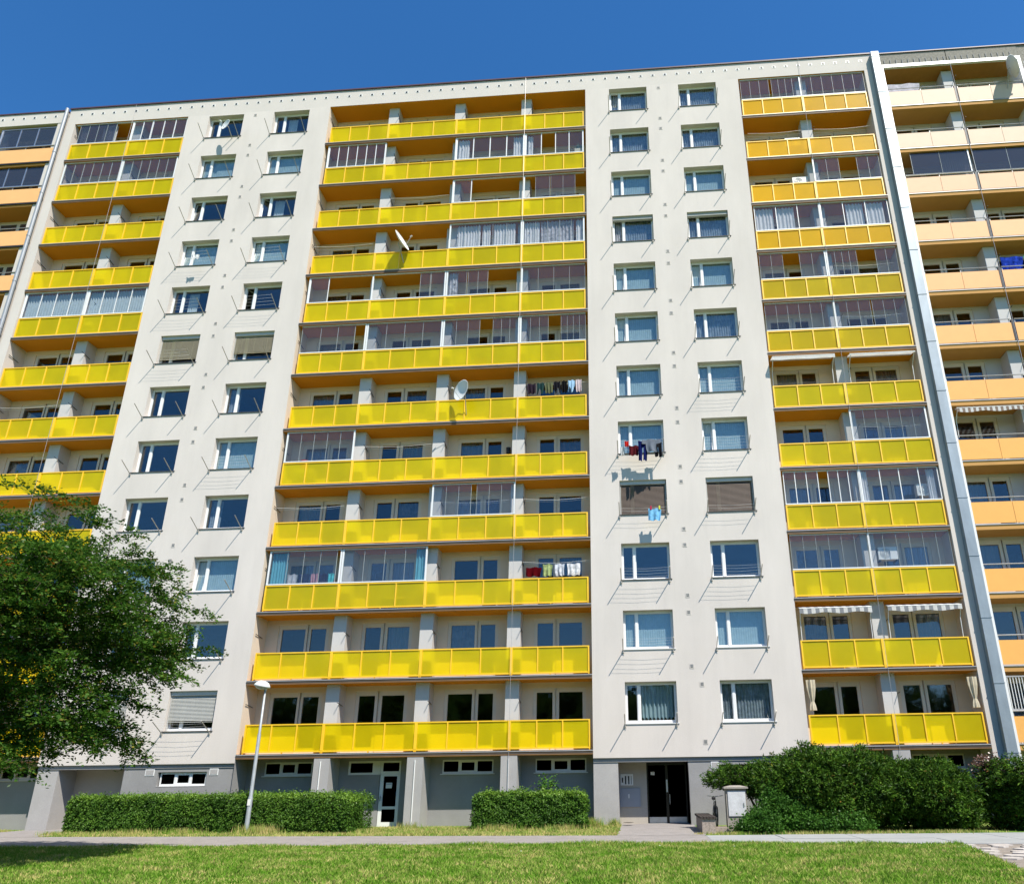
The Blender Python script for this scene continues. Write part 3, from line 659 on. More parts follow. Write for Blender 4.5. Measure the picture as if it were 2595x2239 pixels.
for (sec, xa, xb, bays, wins, pils) in SECT:
    ops = []; tw = []
    if sec == 'c':
        tw = [(-14.33, -12.40), (-7.2, -5.2), (-3.55, -1.58)]; ops = [(a, b, 1.76, 2.27) for a, b in tw]
        ops += [(-10.95, -9.66, 1.76, 2.27), (-9.66, -8.85, GZ, 2.27)]
    elif sec == 'r': tw = [(7.3, 9.2), (10.7, 12.6)]; ops = [(a, b, 1.72, 2.24) for a, b in tw]
    else: tw = [(-25.3, -23.5), (-28.8, -27)]; ops = [(a, b, 1.72, 2.24) for a, b in tw]
    m = MB(); wall_open(m, xa, xb, GZ, fl(1) - .17, ops, GREY, y=D, depth=.1); part('plinth_wall', m, B, (xa, D, GZ))
    m = MB()
    m.face([(xa + .002, .0, GZ), (xa + .002, .0, 2.37), (xa + .002, D, 2.37), (xa + .002, D, GZ)], GREY)
    part('plinth_wall', m, B, (xa, .5, GZ))
    m = MB(); m.box(xa + .05, xb - .05, D + .3, D + .35, GZ, 2.27, INT); part('inner_wall', m, B, (xa, D + .3, GZ))
    for (a, b) in tw: triple_window(a, b, ops[0][2], ops[0][3], D + .01, B, WCREAM if sec != 'c' else WHITE)
    for px in pils:
        m = MB(); m.box(px - .31, px + .31, .0, D, GZ, 2.373, GREYL); part('pillar', m, B, (px, 0, GZ))
# door + transom in bay 2
q = MB(); y = D + .01
q.box(-10.95, -9.62, y, y + .07, 1.76, 1.84, WHITE); q.box(-10.95, -9.62, y, y + .07, 2.2, 2.27, WHITE); q.box(-10.95, -10.87, y, y + .07, 1.84, 2.2, WHITE); q.box(-9.98, -9.62, y, y + .07, 1.84, 2.2, WHITE)
q.box(-9.62, -8.85, y, y + .07, 2.2, 2.27, WHITE); q.box(-9.62, -8.85, y, y + .07, 1.80, 1.88, WHITE); q.box(-9.62, -9.56, y, y + .07, 1.88, 2.2, WHITE); q.box(-8.92, -8.85, y, y + .07, 1.88, 2.2, WHITE)
tw = part('transom_window', q, B, (-10.9, y, 1.8)); put('pane', pane_mesh(.89, .36, BGL), tw, (-10.87, y + .03, 1.84)); put('pane', pane_mesh(.64, .32, BGL), tw, (-9.56, y + .03, 1.88))
q = MB(); q.box(-9.64, -9.50, y, y + .07, GZ, 1.80, WHITE); q.box(-8.97, -8.85, y, y + .07, GZ, 1.80, WHITE); q.box(-9.50, -8.97, y, y + .07, 1.70, 1.80, WHITE); q.box(-9.50, -8.97, y, y + .07, .50, .60, WHITE); q.box(-9.50, -8.97, y, y + .07, GZ, .04, WHITE)
gd = part('glazed_door', q, B, (-9.64, y, GZ)); put('pane', pane_mesh(.53, 1.10, BGL), gd, (-9.50, y + .03, .60)); put('pane', pane_mesh(.53, .46, BGL), gd, (-9.50, y + .03, .04))
q = MB(); q.box(-9.40, -9.16, y + .01, y + .025, 1.26, 1.46, PLAST); q.box(-9.38, -9.18, y + .007, y + .01, 1.40, 1.42, mat('notice_blue', (.1, .16, .4), .6)); part('notice', q, gd, (-9.3, y, 1.3))
q = MB(); q.box(-9.60, -9.57, y - .05, y, .8, .98, STEEL); part('handle', q, gd, (-9.6, y, .9))

# ------------------------------------------------------------------ right neighbour
RB = thing('apartment_building', 'block at the right edge with peach balcony fronts and bare concrete roof band', 'building', (19, 0, GZ))
GCR = mat('plaster_pale_grey', (.60, .58, .56), .9, .05, 1, fine=.05)
SOF2 = mat('soffit_ochre', (.54, .29, .09), .85, .06, 1)
m = MB(); m.box(14.03, 14.17, -.06, 1.0, GZ, 36.12, WHITE); part('white_frame', m, RB, (14.1, 0, GZ))
m = MB(); m.box(20.86, 21.02, -.06, 1.0, GZ, 36.12, WHITE); part('white_frame', m, RB, (20.9, 0, GZ))
m = MB(); m.box(14.17, 20.86, -.06, .06, 35.92, 36.12, WHITE); part('white_frame', m, RB, (17, 0, 36))
m = MB(); m.box(14.172, 20.858, .06, D + .1, 36.0, 36.1, mat('soffit_brown_top', (.50, .25, .07), .8)); part('top_soffit', m, RB, (17, .5, 36))
m = MB(); m.box(14.03, 17.42, 0, .4, 36.12, 36.93, ROUGH); m.box(17.46, 21.0, 0, .4, 36.12, 36.93, ROUGH); m.box(21.02, 26, .02, .4, GZ, 36.93, ROUGH)
part('roof_parapet', m, RB, (17, 0, 36.1))
x = 14.3
TK = (lambda q: (q.box(-.02, .02, -.03, 0, -.15, .15, GREY), q.mesh('rib'))[1])(MB())
while x < 20.9: put('rib', TK, RB, (x, 0, 36.33)); x += .30
m = MB(); m.box(14.03, 26, -.05, .45, 36.93, 36.99, COPE); part('coping', m, RB, (17, 0, 37))
m = MB(); m.box(14.03, 26, .45, 13, 36.6, 36.8, GREY); m.box(25.8, 26, .4, 13, GZ, 36.6, ROUGH); m.box(14.03, 26, 13, 13.2, GZ, 36.6, ROUGH); part('shell', m, RB, (20, 6, 30))
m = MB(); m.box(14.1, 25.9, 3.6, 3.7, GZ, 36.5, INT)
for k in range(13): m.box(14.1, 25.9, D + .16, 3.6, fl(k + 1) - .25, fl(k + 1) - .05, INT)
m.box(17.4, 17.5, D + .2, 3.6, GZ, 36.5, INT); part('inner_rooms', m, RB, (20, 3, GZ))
RWIN = [(14.55, 15.47, 15.75, 16.35), (18.1, 18.75, 19.0, 19.95)]
NB_B = [(14.17, 17.46), (17.60, 20.86)]
ops = []
for w4 in RWIN:
    fr, dd, ww, mid, nf = lw_frame(w4)
    for k in range(12):
        f0 = fl(k + 1)
        ops += [(w4[0] - .14, mid, f0 + (.02 if nf else .88), f0 + 2.42), (mid, w4[3] + .14, f0 + (.88 if nf else .02), f0 + 2.42)]
m = MB(); wall_open(m, 14.17, 20.86, GZ, 36.0, ops, GCR, y=D, depth=.14); part('loggia_back_wall', m, RB, (17, D, GZ))
for w4 in RWIN:
    fr, dd, ww, mid, nf = lw_frame(w4); fm = fr.mesh('window'); fm.transform(Matrix.Translation((-mid, 0, 0)))
    for k in range(12):
        f0 = fl(k + 1); wo = put('balcony_window', fm, RB, (mid, D + .09, f0))
        put('pane', pane_mesh(dd[1] - dd[0], 1.99, GLASSB), wo, (dd[0], D + .08, f0 + .25)); put('pane', pane_mesh(ww[1] - ww[0], 1.24, GLASSB), wo, (ww[0], D + .08, f0 + 1.0))
        if k in (0, 2, 3, 6): put('curtain', curtain_mesh(ww[1] - ww[0] + .1, 1.3, SHEER, 8, .02, seed=k), wo, (ww[0] - .05, D + .22, f0 + 1.0))
def opaque_railing(host, a, b, n, mt, n_s=2, lift=0.):
    f0 = fl(n); q = MB()
    q.tube([(a + .02, -.0, f0 + 1.12), (b - .02, -.0, f0 + 1.12)], .022, FLASH, 6)
    for x in (a + .05, (a + b) / 2, b - .05): q.box(x - .015, x + .015, .02, .05, f0, f0 + 1.12, FLASH)
    o = part('balcony_railing', q, host, (a, 0, f0))
    w_ = (b - a) / n_s
    for i in range(n_s):
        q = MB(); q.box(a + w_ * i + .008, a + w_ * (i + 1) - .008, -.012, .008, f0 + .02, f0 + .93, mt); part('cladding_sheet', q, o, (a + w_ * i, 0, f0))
for n in range(1, 13):
    f0 = fl(n); m = MB()
    m.box(14.172, 20.858, .0, D + .1, f0 - .25, f0 - .02, SOF2); m.box(14.172, 20.858, -.03, 0, f0 - .06, f0 - .02, FLASH)
    part('balcony_slab', m, RB, (17.5, 0, f0))
    m = MB(); m.box(17.20, 17.72, .35, D, f0, f0 + 2.53, PIL); part('dividing_wall', m, RB, (17.4, .35, f0))
    m = MB(); m.box(17.47, 17.59, .02, .10, f0, f0 + 1.1, GREY if n in (10,) else DARK); part('gap_post', m, RB, (17.5, 0, f0))
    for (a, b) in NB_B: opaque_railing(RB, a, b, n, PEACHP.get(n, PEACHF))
    q = MB(); q.tube([(17.75, .72, f0 + 1.82), (17.76, .1, f0 + 1.9)], .014, DARK, 5); part('line_bracket', q, RB, (17.75, .4, f0 + 1.85))
glazing('x', 0, 10, [(.15, .58, 1), (.58, 1, 1)], .02, (0, 1), gm=GLAZED, host=RB, bays=NB_B, curtains=((.58, .95, SHEER, 12),), dark=True)
glazing('x', 1, 10, [(0, 1, 2)], .02, (0, 0), gm=GLAZED, host=RB, bays=NB_B, dark=True)
# window grille at the first storey
q = MB(); f0 = fl(1)
q.box(14.2, 16.6, .03, .07, f0 + 1.15, f0 + 1.2, FLASH); q.box(14.2, 16.6, .03, .07, f0 + 2.35, f0 + 2.4, FLASH)
gr = part('window_grille', q, RB, (14.2, .05, f0 + 1.1)); BAR = (lambda q: (q.box(-.011, .011, -.01, .01, 0, 1.15, WHITE), q.mesh('bar'))[1])(MB())
for k in range(22): put('bar', BAR, gr, (14.25 + k * .108, .05, f0 + 1.2))
q = MB(); q.tube([(17.53, -.05, 1), (17.53, -.05, 36.1)], .012, FLASH, 5); part('lightning_conductor', q, RB, (17.5, 0, 1))

# ------------------------------------------------------------------ left neighbour
LB = thing('apartment_building', 'neighbouring block at the left edge with salmon balcony fronts behind a grey downpipe', 'building', (-34, 0, GZ))
m = MB(); m.box(-42, -30.12, .0, .4, 36.08, 36.90, PLR); part('roof_parapet', m, LB, (-34, 0, 36))
m = MB(); m.box(-42, -30.10, -.05, .45, 36.90, 36.97, COPE); part('coping', m, LB, (-34, 0, 37))
m = MB(); m.box(-30.52, -30.12, .02, 1.6, GZ, 36.08, PL); part('wall', m, LB, (-30.3, 0, GZ))
m = MB(); m.box(-42, -37.2, .0, 1.6, GZ, 36.08, PL); m.box(-42, -30.12, .45, 13, 36.6, 36.8, GREY); m.box(-42, -30.12, 13, 13.2, GZ, 36.6, PL); part('shell', m, LB, (-39, 0, GZ))
m = MB(); m.box(-37.2, -30.52, D, D + .2, GZ, 36.08, CREAM); part('loggia_back_wall', m, LB, (-34, D, GZ))
SALS = mat('soffit_brown', (.50, .24, .05), .8, .06, 1)
for n in range(1, 13):
    f0 = fl(n); m = MB(); m.box(-37.2, -30.525, .0, D, f0 - .25, f0 - .02, SALS); m.box(-37.2, -30.3, -.06, 0, f0 - .12, f0 - .05, DARK); part('balcony_slab', m, LB, (-34, 0, f0))
    opaque_railing(LB, -33.75, -30.17, n, PEACHL, 1); opaque_railing(LB, -37.2, -33.77, n, PEACHL, 1)
    m = MB(); m.box(-34.0, -33.5, .35, D, f0, f0 + 2.53, PIL); part('dividing_wall', m, LB, (-33.8, .35, f0))
    for (a, b) in ((-33.0, -32.1), (-31.9, -31.3)):
        q = MB(); q.box(a - .1, b + .1, D - .03, D, f0 + .9, f0 + 2.4, WCREAM); wo = part('balcony_window', q, LB, (a, D, f0 + .9)); put('pane', pane_mesh(b - a, 1.3, GLAZED), wo, (a, D - .045, f0 + 1.0))
    if n >= 11:
        glazing('x', 0, n, [(0, 1, 3)], .06, (1, 1), gm=GLAZED, host=LB, bays=[(-33.75, -30.5)], zb=1.2, rail=STEEL)
for k in range(9): put('vent', VENTR, LB, (-30.75 - k * .62, 0, 36.57))

# ------------------------------------------------------------------ things on the facade
def dish(label, c, r, yaw, tilt, mount, group='satellite dishes on the facade'):
    t = thing('satellite_dish', label, 'satellite dish', c, group)
    q = MB(); n_ = 24; k_ = 5
    prof = [(r * j / k_, .22 * r * (j / k_) ** 2) for j in range(k_ + 1)]
    q.lathe([(max(a, .001), b) for a, b in prof], DISHM, n_); q.lathe([(max(a, .001), b - .012) for a, b in reversed(prof)], DISHM, n_)
    q.lathe([(r, .22 * r), (r + .012, .22 * r), (r, .22 * r - .012)], DISHM, n_)
    me = q.mesh('reflector', True); Rm = Matrix.Rotation(yaw, 4, 'Z') @ Matrix.Rotation(math.radians(90 - tilt), 4, 'X')
    me.transform(Rm); put('reflector', me, t, c)
    q = MB(); ax = (Rm @ Vector((0, 0, 1, 0))).to_3d(); up = (Rm @ Vector((0, 1, 0, 0))).to_3d()
    C_ = Vector(c); base = C_ - up * r * .98 + ax * .05; tip = C_ + ax * r * 1.15 - up * r * .25
    q.tube([base, tip], .012, FLASH, 5); part('feed_arm', q, t, c)
    q = MB(); q.tube([tip - ax * .06, tip + ax * .05], .035, PLAST, 8); part('receiver', q, t, c)
    q = MB(); q.tube([C_ - ax * .03, C_ - ax * .12, Vector(mount)], .02, RODM, 6); part('mast', q, t, c)
    return t
dish('small white satellite dish before the top window of the leftmost window column', (-20.3, -.55, 34.42), .30, math.radians(-25), 5, (-20.25, .0, 34.1))
dish('white satellite dish seen nearly edge on above the fourth balcony row from the roof', (-10.32, -.42, 26.25), .52, math.radians(76), 25, (-10.25, .08, 25.4))
dish('round white satellite dish above the middle of the sixth yellow balcony row', (-6.83, -.45, 17.80), .48, math.radians(-38), 2, (-6.75, .08, 16.9))
dish('large grey satellite dish on the top balcony of the peach block at the right edge', (20.1, -.5, 34.8), .55, math.radians(72), 20, (20.05, .05, 33.9))
# air conditioners
def ac(label, x, z, y=.32):
    t = thing('air_conditioner', label, 'air conditioner', (x, y, z), 'outdoor air conditioner units')
    q = MB(); q.box(x - .38, x + .38, y - .13, y + .13, z, z + .52, PLAST); part('casing', q, t, (x, y, z))
    q = MB(); n_ = 16; cx_ = x - .1
    for r_ in (.07, .13, .19):
        pts = [(cx_ + r_ * math.cos(6.283 * k / n_), y - .14, z + .26 + r_ * math.sin(6.283 * k / n_)) for k in range(n_ + 1)]; q.tube(pts, .006, DARK, 4)
    q.lathe([(.001, 0), (.2, 0)], DARK, 16); part('fan_grille', q, t, (x, y, z))
    fan = t.children[-1] if t.children else None
    q = MB(); q.box(x - .36, x - .3, y - .1, y + .3, z - .05, z - .002, DARK); q.box(x + .3, x + .36, y - .1, y + .3, z - .05, z - .002, DARK); part('bracket', q, t, (x, y, z))
    return t
ac('air conditioner low beside the dividing wall, second right balcony row from the roof', 9.25, fl(11) + 1.1, .6)
ac('air conditioner hung high beside the dividing wall, third right balcony row from the roof', 9.35, fl(10) + 1.3, .55)
ac('air conditioner behind glass at the right end of the fourth right balcony row', 12.7, fl(4) + 1.45, .5)
ac('air conditioner behind glass near the middle of the third right balcony row', 10.75, fl(3) + 1.55, .5)
# awnings
def awning(label, a, b, n, mt1, mt2, drop=.22, yo=-.55, stripes=18):
    f0 = fl(n); zt = f0 + 2.47; t = thing('awning', label, 'awning', ((a + b) / 2, 0, zt), 'fabric awnings over balconies')
    q = MB(); w_ = (b - a) / stripes
    for i in range(stripes):
        mt = mt1 if i % 2 else mt2; x0, x1 = a + i * w_, a + (i + 1) * w_
        q.face([(x0, yo, zt - .14), (x1, yo, zt - .14), (x1, .25, zt), (x0, .25, zt)], mt)
        wv = lambda x: .03 * math.sin(x * 5)
        q.face([(x0, yo - .01, zt - .14 - drop + wv(x0)), (x1, yo - .01, zt - .14 - drop + wv(x1)), (x1, yo - .01, zt - .14), (x0, yo - .01, zt - .14)], mt)
    part('canopy', q, t, (a, 0, zt))
    q = MB(); q.tube([(a, yo, zt - .14), (b, yo, zt - .14)], .02, WHITE, 6); part('front_bar', q, t, (a, yo, zt))
    for x in (a + .04, b - .04):
        q = MB(); q.tube([(x, yo, zt - .14), (x, .12, zt - .6), (x, .16, zt - 1.35)], .016, WHITE, 5); part('arm', q, t, (x, 0, zt))
AWW = clothmat('awning_white', (.76, .75, .72), .3); AWG = clothmat('awning_grey', (.30, .31, .33), .3); AWD = clothmat('awning_brown', (.30, .23, .19), .3)
awning('plain white awning at the left, above the sixth yellow balcony row of the right section', 6.85, 9.55, 6, AWW, AWW, .16, -.35)
awning('narrow plain white awning nearer the galvanised joint cover than its neighbour', 10.2, 13.0, 6, AWW, AWW, .08, -.3)
awning('grey and white striped awning left of the dividing wall, two balcony rows up', 6.88, 9.65, 2, AWW, AWG, .2, -.1)
awning('grey and white striped awning right of the dividing wall, two balcony rows up', 10.25, 13.05, 2, AWW, AWG, .2, -.1)
awning('brown and white striped awning on the peach block at the right edge', 14.3, 17.2, 5, AWW, AWD, .2, -.2, 26)
# furled curtains on the first storey of the right section
for (xc, lab) in ((7.05, 'cream outdoor curtain tied up at the left end of the lowest right balcony'), (13.0, 'cream outdoor curtain tied up at the right end of the lowest right balcony')):
    q = MB(); zt = fl(1) + 2.4; pr = [(.16, 0), (.15, -.3), (.10, -.62), (.06, -.80), (.10, -.95), (.12, -1.12), (.001, -1.13)]
    n_ = 18; k0 = len(q.v)
    for (r_, h) in pr:
        for a in range(n_):
            t_ = 6.283 * a / n_; rr = r_ * (1 + .28 * math.sin(a * 2.1)); q.v.append((xc + rr * math.cos(t_), .12 + rr * .7 * math.sin(t_), zt + h))
    for i in range(len(pr) - 1):
        for a in range(n_):
            b_ = (a + 1) % n_; q.f.append((k0 + i * n_ + a, k0 + i * n_ + b_, k0 + (i + 1) * n_ + b_, k0 + (i + 1) * n_ + a)); q.m.append(q.mi(CURC))
    o = part('tied_curtain', q, None, (xc, .12, zt)); tag(o, lab, 'curtain', 'tied cream curtains')
# laundry
def garment(label, name, x0, x1, zt, zb, y, mt, shape='rect', seed=0, cat='laundry', group=None):
    rr = random.Random(seed); nx, nz = 14, 12; q = MB(); ph = rr.random() * 6
    def inside(u, v):
        if shape == 'trousers': return v < .35 or abs(u - .5) > .07
        if shape == 'shirt': return (v > .35 and .2 < u < .8) or (v <= .35)
        if shape == 'ragged': return v < .7 + .25 * math.sin(u * 9 + ph)
        return True
    def V(i, j):
        u, v = i / nx, j / nz; sh = .06 * math.sin(v * 3 + ph) * (x1 - x0)
        return (x0 + (x1 - x0) * (u * (1 - .12 * v) + .06 * v) + sh * v, y + .035 * math.sin(u * 14 + ph) * (v + .2), zt - (zt - zb) * v + .02 * math.sin(u * 9 + ph))
    for i in range(nx):
        for j in range(nz):
            if inside((i + .5) / nx, (j + .5) / nz): q.face([V(i, j + 1), V(i + 1, j + 1), V(i + 1, j), V(i, j)], mt)
    me = q.mesh(name); o = part(name, me, None, ((x0 + x1) / 2, y, zt)); o.modifiers.new('s', 'SOLIDIFY').thickness = .012
    tag(o, label, cat, group); return o
def cm(n_, c, v=.15): return clothmat(n_, c, .15, 0, v)
G1 = 'laundry on the window lines of the right strip'
zr = 3.46 + FH * 4 - .09
garment('white cloth hanging at the left end of the line below the window', 'towel', .08, .26, zr + .16, zr - .22, -.5, cm('cl_white', (.7, .7, .68)), seed=1, group=G1)
garment('small bright red garment on the line beside the white cloth', 'shirt', .28, .44, zr + .36, zr + .12, -.62, cm('cl_red', (.62, .03, .02)), seed=2, group=G1)
garment('dark maroon garment hanging between the red and the navy ones', 'shirt', .44, .86, zr + .22, zr - .22, -.45, cm('cl_maroon', (.10, .015, .02)), seed=3, group=G1)
garment('navy trousers hanging longest from the window line', 'trousers', .84, 1.22, zr + .36, zr - .55, -.6, cm('cl_navy', (.012, .018, .10)), 'trousers', 4, group=G1)
garment('grey shirt spread along the right half of the window line', 'shirt', 1.0, 1.80, zr + .38, zr - .18, -.66, cm('cl_grey', (.17, .19, .23)), 'shirt', 5, group=G1)
garment('black garment at the right end of the window line', 'shirt', 1.5, 1.84, zr + .3, zr - .35, -.5, cm('cl_black', (.02, .02, .025)), 'trousers', 6, group=G1)
zr = 3.46 + FH * 3 - .09
garment('light blue shorts pegged below the brown blind with a yellow peg', 'shorts', 1.15, 1.68, zr + .12, zr - .38, -.5, cm('cl_blue', (.22, .52, .78), .35), 'rect', 7, group=G1)
for (px_, c_, nm_) in ((1.27, (.5, .02, .08), 'red'), (1.62, (.75, .75, .1), 'yellow')):
    q = MB(); q.box(px_ - .03, px_ + .03, -.53, -.48, zr + .08, zr + .24, cm('peg_' + nm_, c_)); o = part('peg', q, None, (px_, -.5, zr + .2)); tag(o, nm_ + ' clothes peg holding the light blue shorts', 'clothes peg', 'clothes pegs')
zr = 3.46 + FH * 8 - .09
garment('small white garment drying by the fourth window from the roof in the left column', 'shirt', -20.75, -20.35, zr + .3, zr + .05, -.5, cm('cl_w2', (.75, .75, .75)), 'rect', 8)
G2 = 'dark laundry on the sixth balcony row'
zb_ = fl(6) + 1.85
cols = [((.03, .02, .03), 'dark red and black shirt'), ((.02, .05, .05), 'dark green garment'), ((.12, .13, .07), 'olive garment'), ((.015, .015, .02), 'black shirt'), ((.012, .012, .014), 'black trousers'), ((.35, .55, .75), 'pale blue cloth'), ((.6, .5, .52), 'pale pink cloth')]
xs_ = [-4.05, -3.62, -3.25, -2.85, -2.5, -2.2, -1.85, -1.55]
for i, (c_, nm_) in enumerate(cols): garment(nm_ + ' on the balcony line right of the round dish', 'shirt', xs_[i], xs_[i + 1] - .04, zb_ + .02 * i, zb_ - .5 - .1 * (i % 2), .22, cm('cl6_%d' % i, c_), 'ragged' if i % 2 else 'rect', 20 + i, group=G2)
G3 = 'laundry on the third balcony row from the ground'
zb_ = fl(3) + 1.72
for i, (a, b, c_, nm_) in enumerate(((-3.95, -3.3, (.09, .004, .007), 'dark red towel sagging'), (-3.25, -2.85, (.35, .42, .18), 'green and white patterned cloth'), (-2.75, -2.35, (.55, .57, .62), 'white and dark cloth'), (-2.25, -1.7, (.66, .66, .68), 'white shirt with black print'))):
    garment(nm_ + ' on the line at the right end of the third row', 'towel', a, b, zb_ + (.0 if i else -.12), zb_ - .5, .2, cm('cl3_%d' % i, c_, .5 if i else .1), 'rect', 40 + i, group=G3)
G4 = 'laundry inside the glazed balcony with blue curtains'
zb_ = fl(3) + 1.68
for i, (a, b, c_, nm_) in enumerate(((-14.2, -13.75, (.5, .52, .56), 'white cloth'), (-13.7, -13.2, (.02, .03, .08), 'navy shirt'), (-13.15, -12.85, (.45, .25, .3), 'red and white checked cloth'), (-12.8, -12.45, (.02, .02, .06), 'dark blue shirt'), (-12.4, -12.15, (.1, .55, .6), 'turquoise cloth'))):
    garment(nm_ + ' drying behind the glass beside the blue curtain', 'shirt', a, b, zb_, zb_ - .55, .45, cm('cl4_%d' % i, c_, .3), 'rect', 60 + i, group=G4)
zb_ = fl(8) + 1.75
garment('dark blue patterned towel on the peach block balcony', 'towel', 17.75, 18.75, zb_, zb_ - .7, .15, cm('cl7', (.02, .05, .35), .8), 'rect', 71)
garment('turquoise patterned towel on the peach block balcony', 'towel', 18.8, 20.0, zb_, zb_ - .7, .15, cm('cl8', (.10, .55, .45), .6), 'rect', 72)
garment('crumpled grey tarpaulin on the top balcony of the peach block', 'tarpaulin', 14.25, 15.9, fl(12) + 1.62, fl(12) + .95, .16, cm('tarp', (.55, .52, .56), .2), 'rect', 73, 'tarpaulin')
REDP = mat('red_plastic', (.55, .08, .06), .5)
def bucket(label, x, y, z, r, h, mt, cat='bucket'):
    q = MB(); q.lathe([(.001, 0), (r * .8, 0), (r, h), (r * .93, h), (r * .75, .03)], mt, 14, c=(x, y, z)); o = part('bucket', q, None, (x, y, z)); tag(o, label, cat)
bucket('red bag behind the glass at the left of the eighth balcony row', -14.1, .5, fl(5) + .95, .2, .42, REDP, 'bag')
q = MB(); q.box(-14.5, -13.6, .35, .75, fl(5), fl(5) + .945, GREYL); tag(part('balcony_cupboard', q, None, (-14, .5, fl(5))), 'low cupboard under the red bag behind the yellow panels', 'cupboard')
FUR = [(-7.5, 11, .7, .75, (.62, .60, .55), 'cream box'), (-6.2, 11, .5, .45, (.16, .15, .14), 'dark box'), (-4.0, 11, .5, .8, (.6, .45, .2), 'tan cupboard'), (-2.3, 11, .9, .5, (.66, .62, .3), 'pale crate'),
       (-7.4, 7, .6, .85, (.7, .68, .6), 'white cabinet'), (-6.5, 7, .5, .5, (.45, .22, .1), 'brown box'), (-3.9, 7, .6, .6, (.68, .66, .6), 'white box'), (-2.5, 7, .8, .85, (.55, .36, .12), 'wooden cupboard'),
       (-7.6, 8, .7, .8, (.5, .3, .1), 'wooden chest'), (-9.3, 8, .5, .35, (.6, .55, .4), 'pale tub'), (-14.3, 3, .8, .85, (.3, .16, .08), 'brown cupboard'), (-9.9, 3, .9, .4, (.03, .05, .04), 'dark table'),
       (12.4, 5, .9, .7, (.35, .25, .12), 'brown shelf'), (7.2, 4, .4, .95, (.7, .66, .5), 'cream locker'), (7.05, 3, .3, .95, (.3, .15, .06), 'brown plank stack'), (10.4, 3, .5, .9, (.4, .2, .1), 'brown cabinet'), (-7.3, 9, .4, .5, (.7, .6, .3), 'pale box'), (-12.3, 6, .6, .7, (.5, .5, .45), 'grey chest')]
for (x, n, w_, h_, c_, nm_) in FUR:
    t = thing('storage_box', nm_ + ' standing behind the yellow panels, %s row from the ground' % ('first second third fourth fifth sixth seventh eighth ninth tenth eleventh twelfth'.split()[n - 1]), 'box', (x + w_ / 2, .4, fl(n)), 'things stored on the balconies')
    mt_ = mat('furniture', c_, .7, .1, 2); q = MB(); q.box(x, x + w_, .18, .6, fl(n) + .02, fl(n) + h_, mt_); part('body', q, t, (x, .4, fl(n)))
    q = MB(); q.box(x - .02, x + w_ + .02, .16, .62, fl(n) + h_, fl(n) + h_ + .03, mt_); part('lid', q, t, (x, .4, fl(n) + h_))
POT = mat('planter_cream', (.60, .56, .42), .7)
q = MB(); q.box(-1.85, -1.45, .2, .5, fl(11) + 1.1, fl(11) + 1.55, POT); q.box(-1.8, -1.5, .25, .45, fl(11), fl(11) + 1.098, GREYL)
pt = part('plant_pot', q, None, (-1.65, .35, fl(11))); tag(pt, 'cream plant pot with a spiky plant, right end of the second balcony row', 'plant pot')
q = MB()
for k in range(22):
    a = k * 2.4; q.tube([(-1.65, .35, fl(11) + 1.54), (-1.65 + .12 * math.cos(a), .35 + .1 * math.sin(a), fl(11) + 1.75), (-1.65 + .2 * math.cos(a), .35 + .12 * math.sin(a), fl(11) + 1.78 + .1 * (k % 4))], [.012, .012, .002], mat('agave', (.08, .2, .14), .6) if k == 0 else bpy.data.materials['agave'], 4)
part('plant', q, pt, (-1.65, .35, fl(11) + 1.5))
q = MB(); q.lathe([(.001, 0), (.09, 0), (.11, .26), (.001, .26)], DARK, 10, c=(-4.95, D - .13, fl(5) + 1.55)); tag(part('lantern', q, None, (-4.95, D - .13, fl(5) + 1.55)), 'dark lantern on the loggia wall beside the dividing wall of the eighth row', 'lantern')

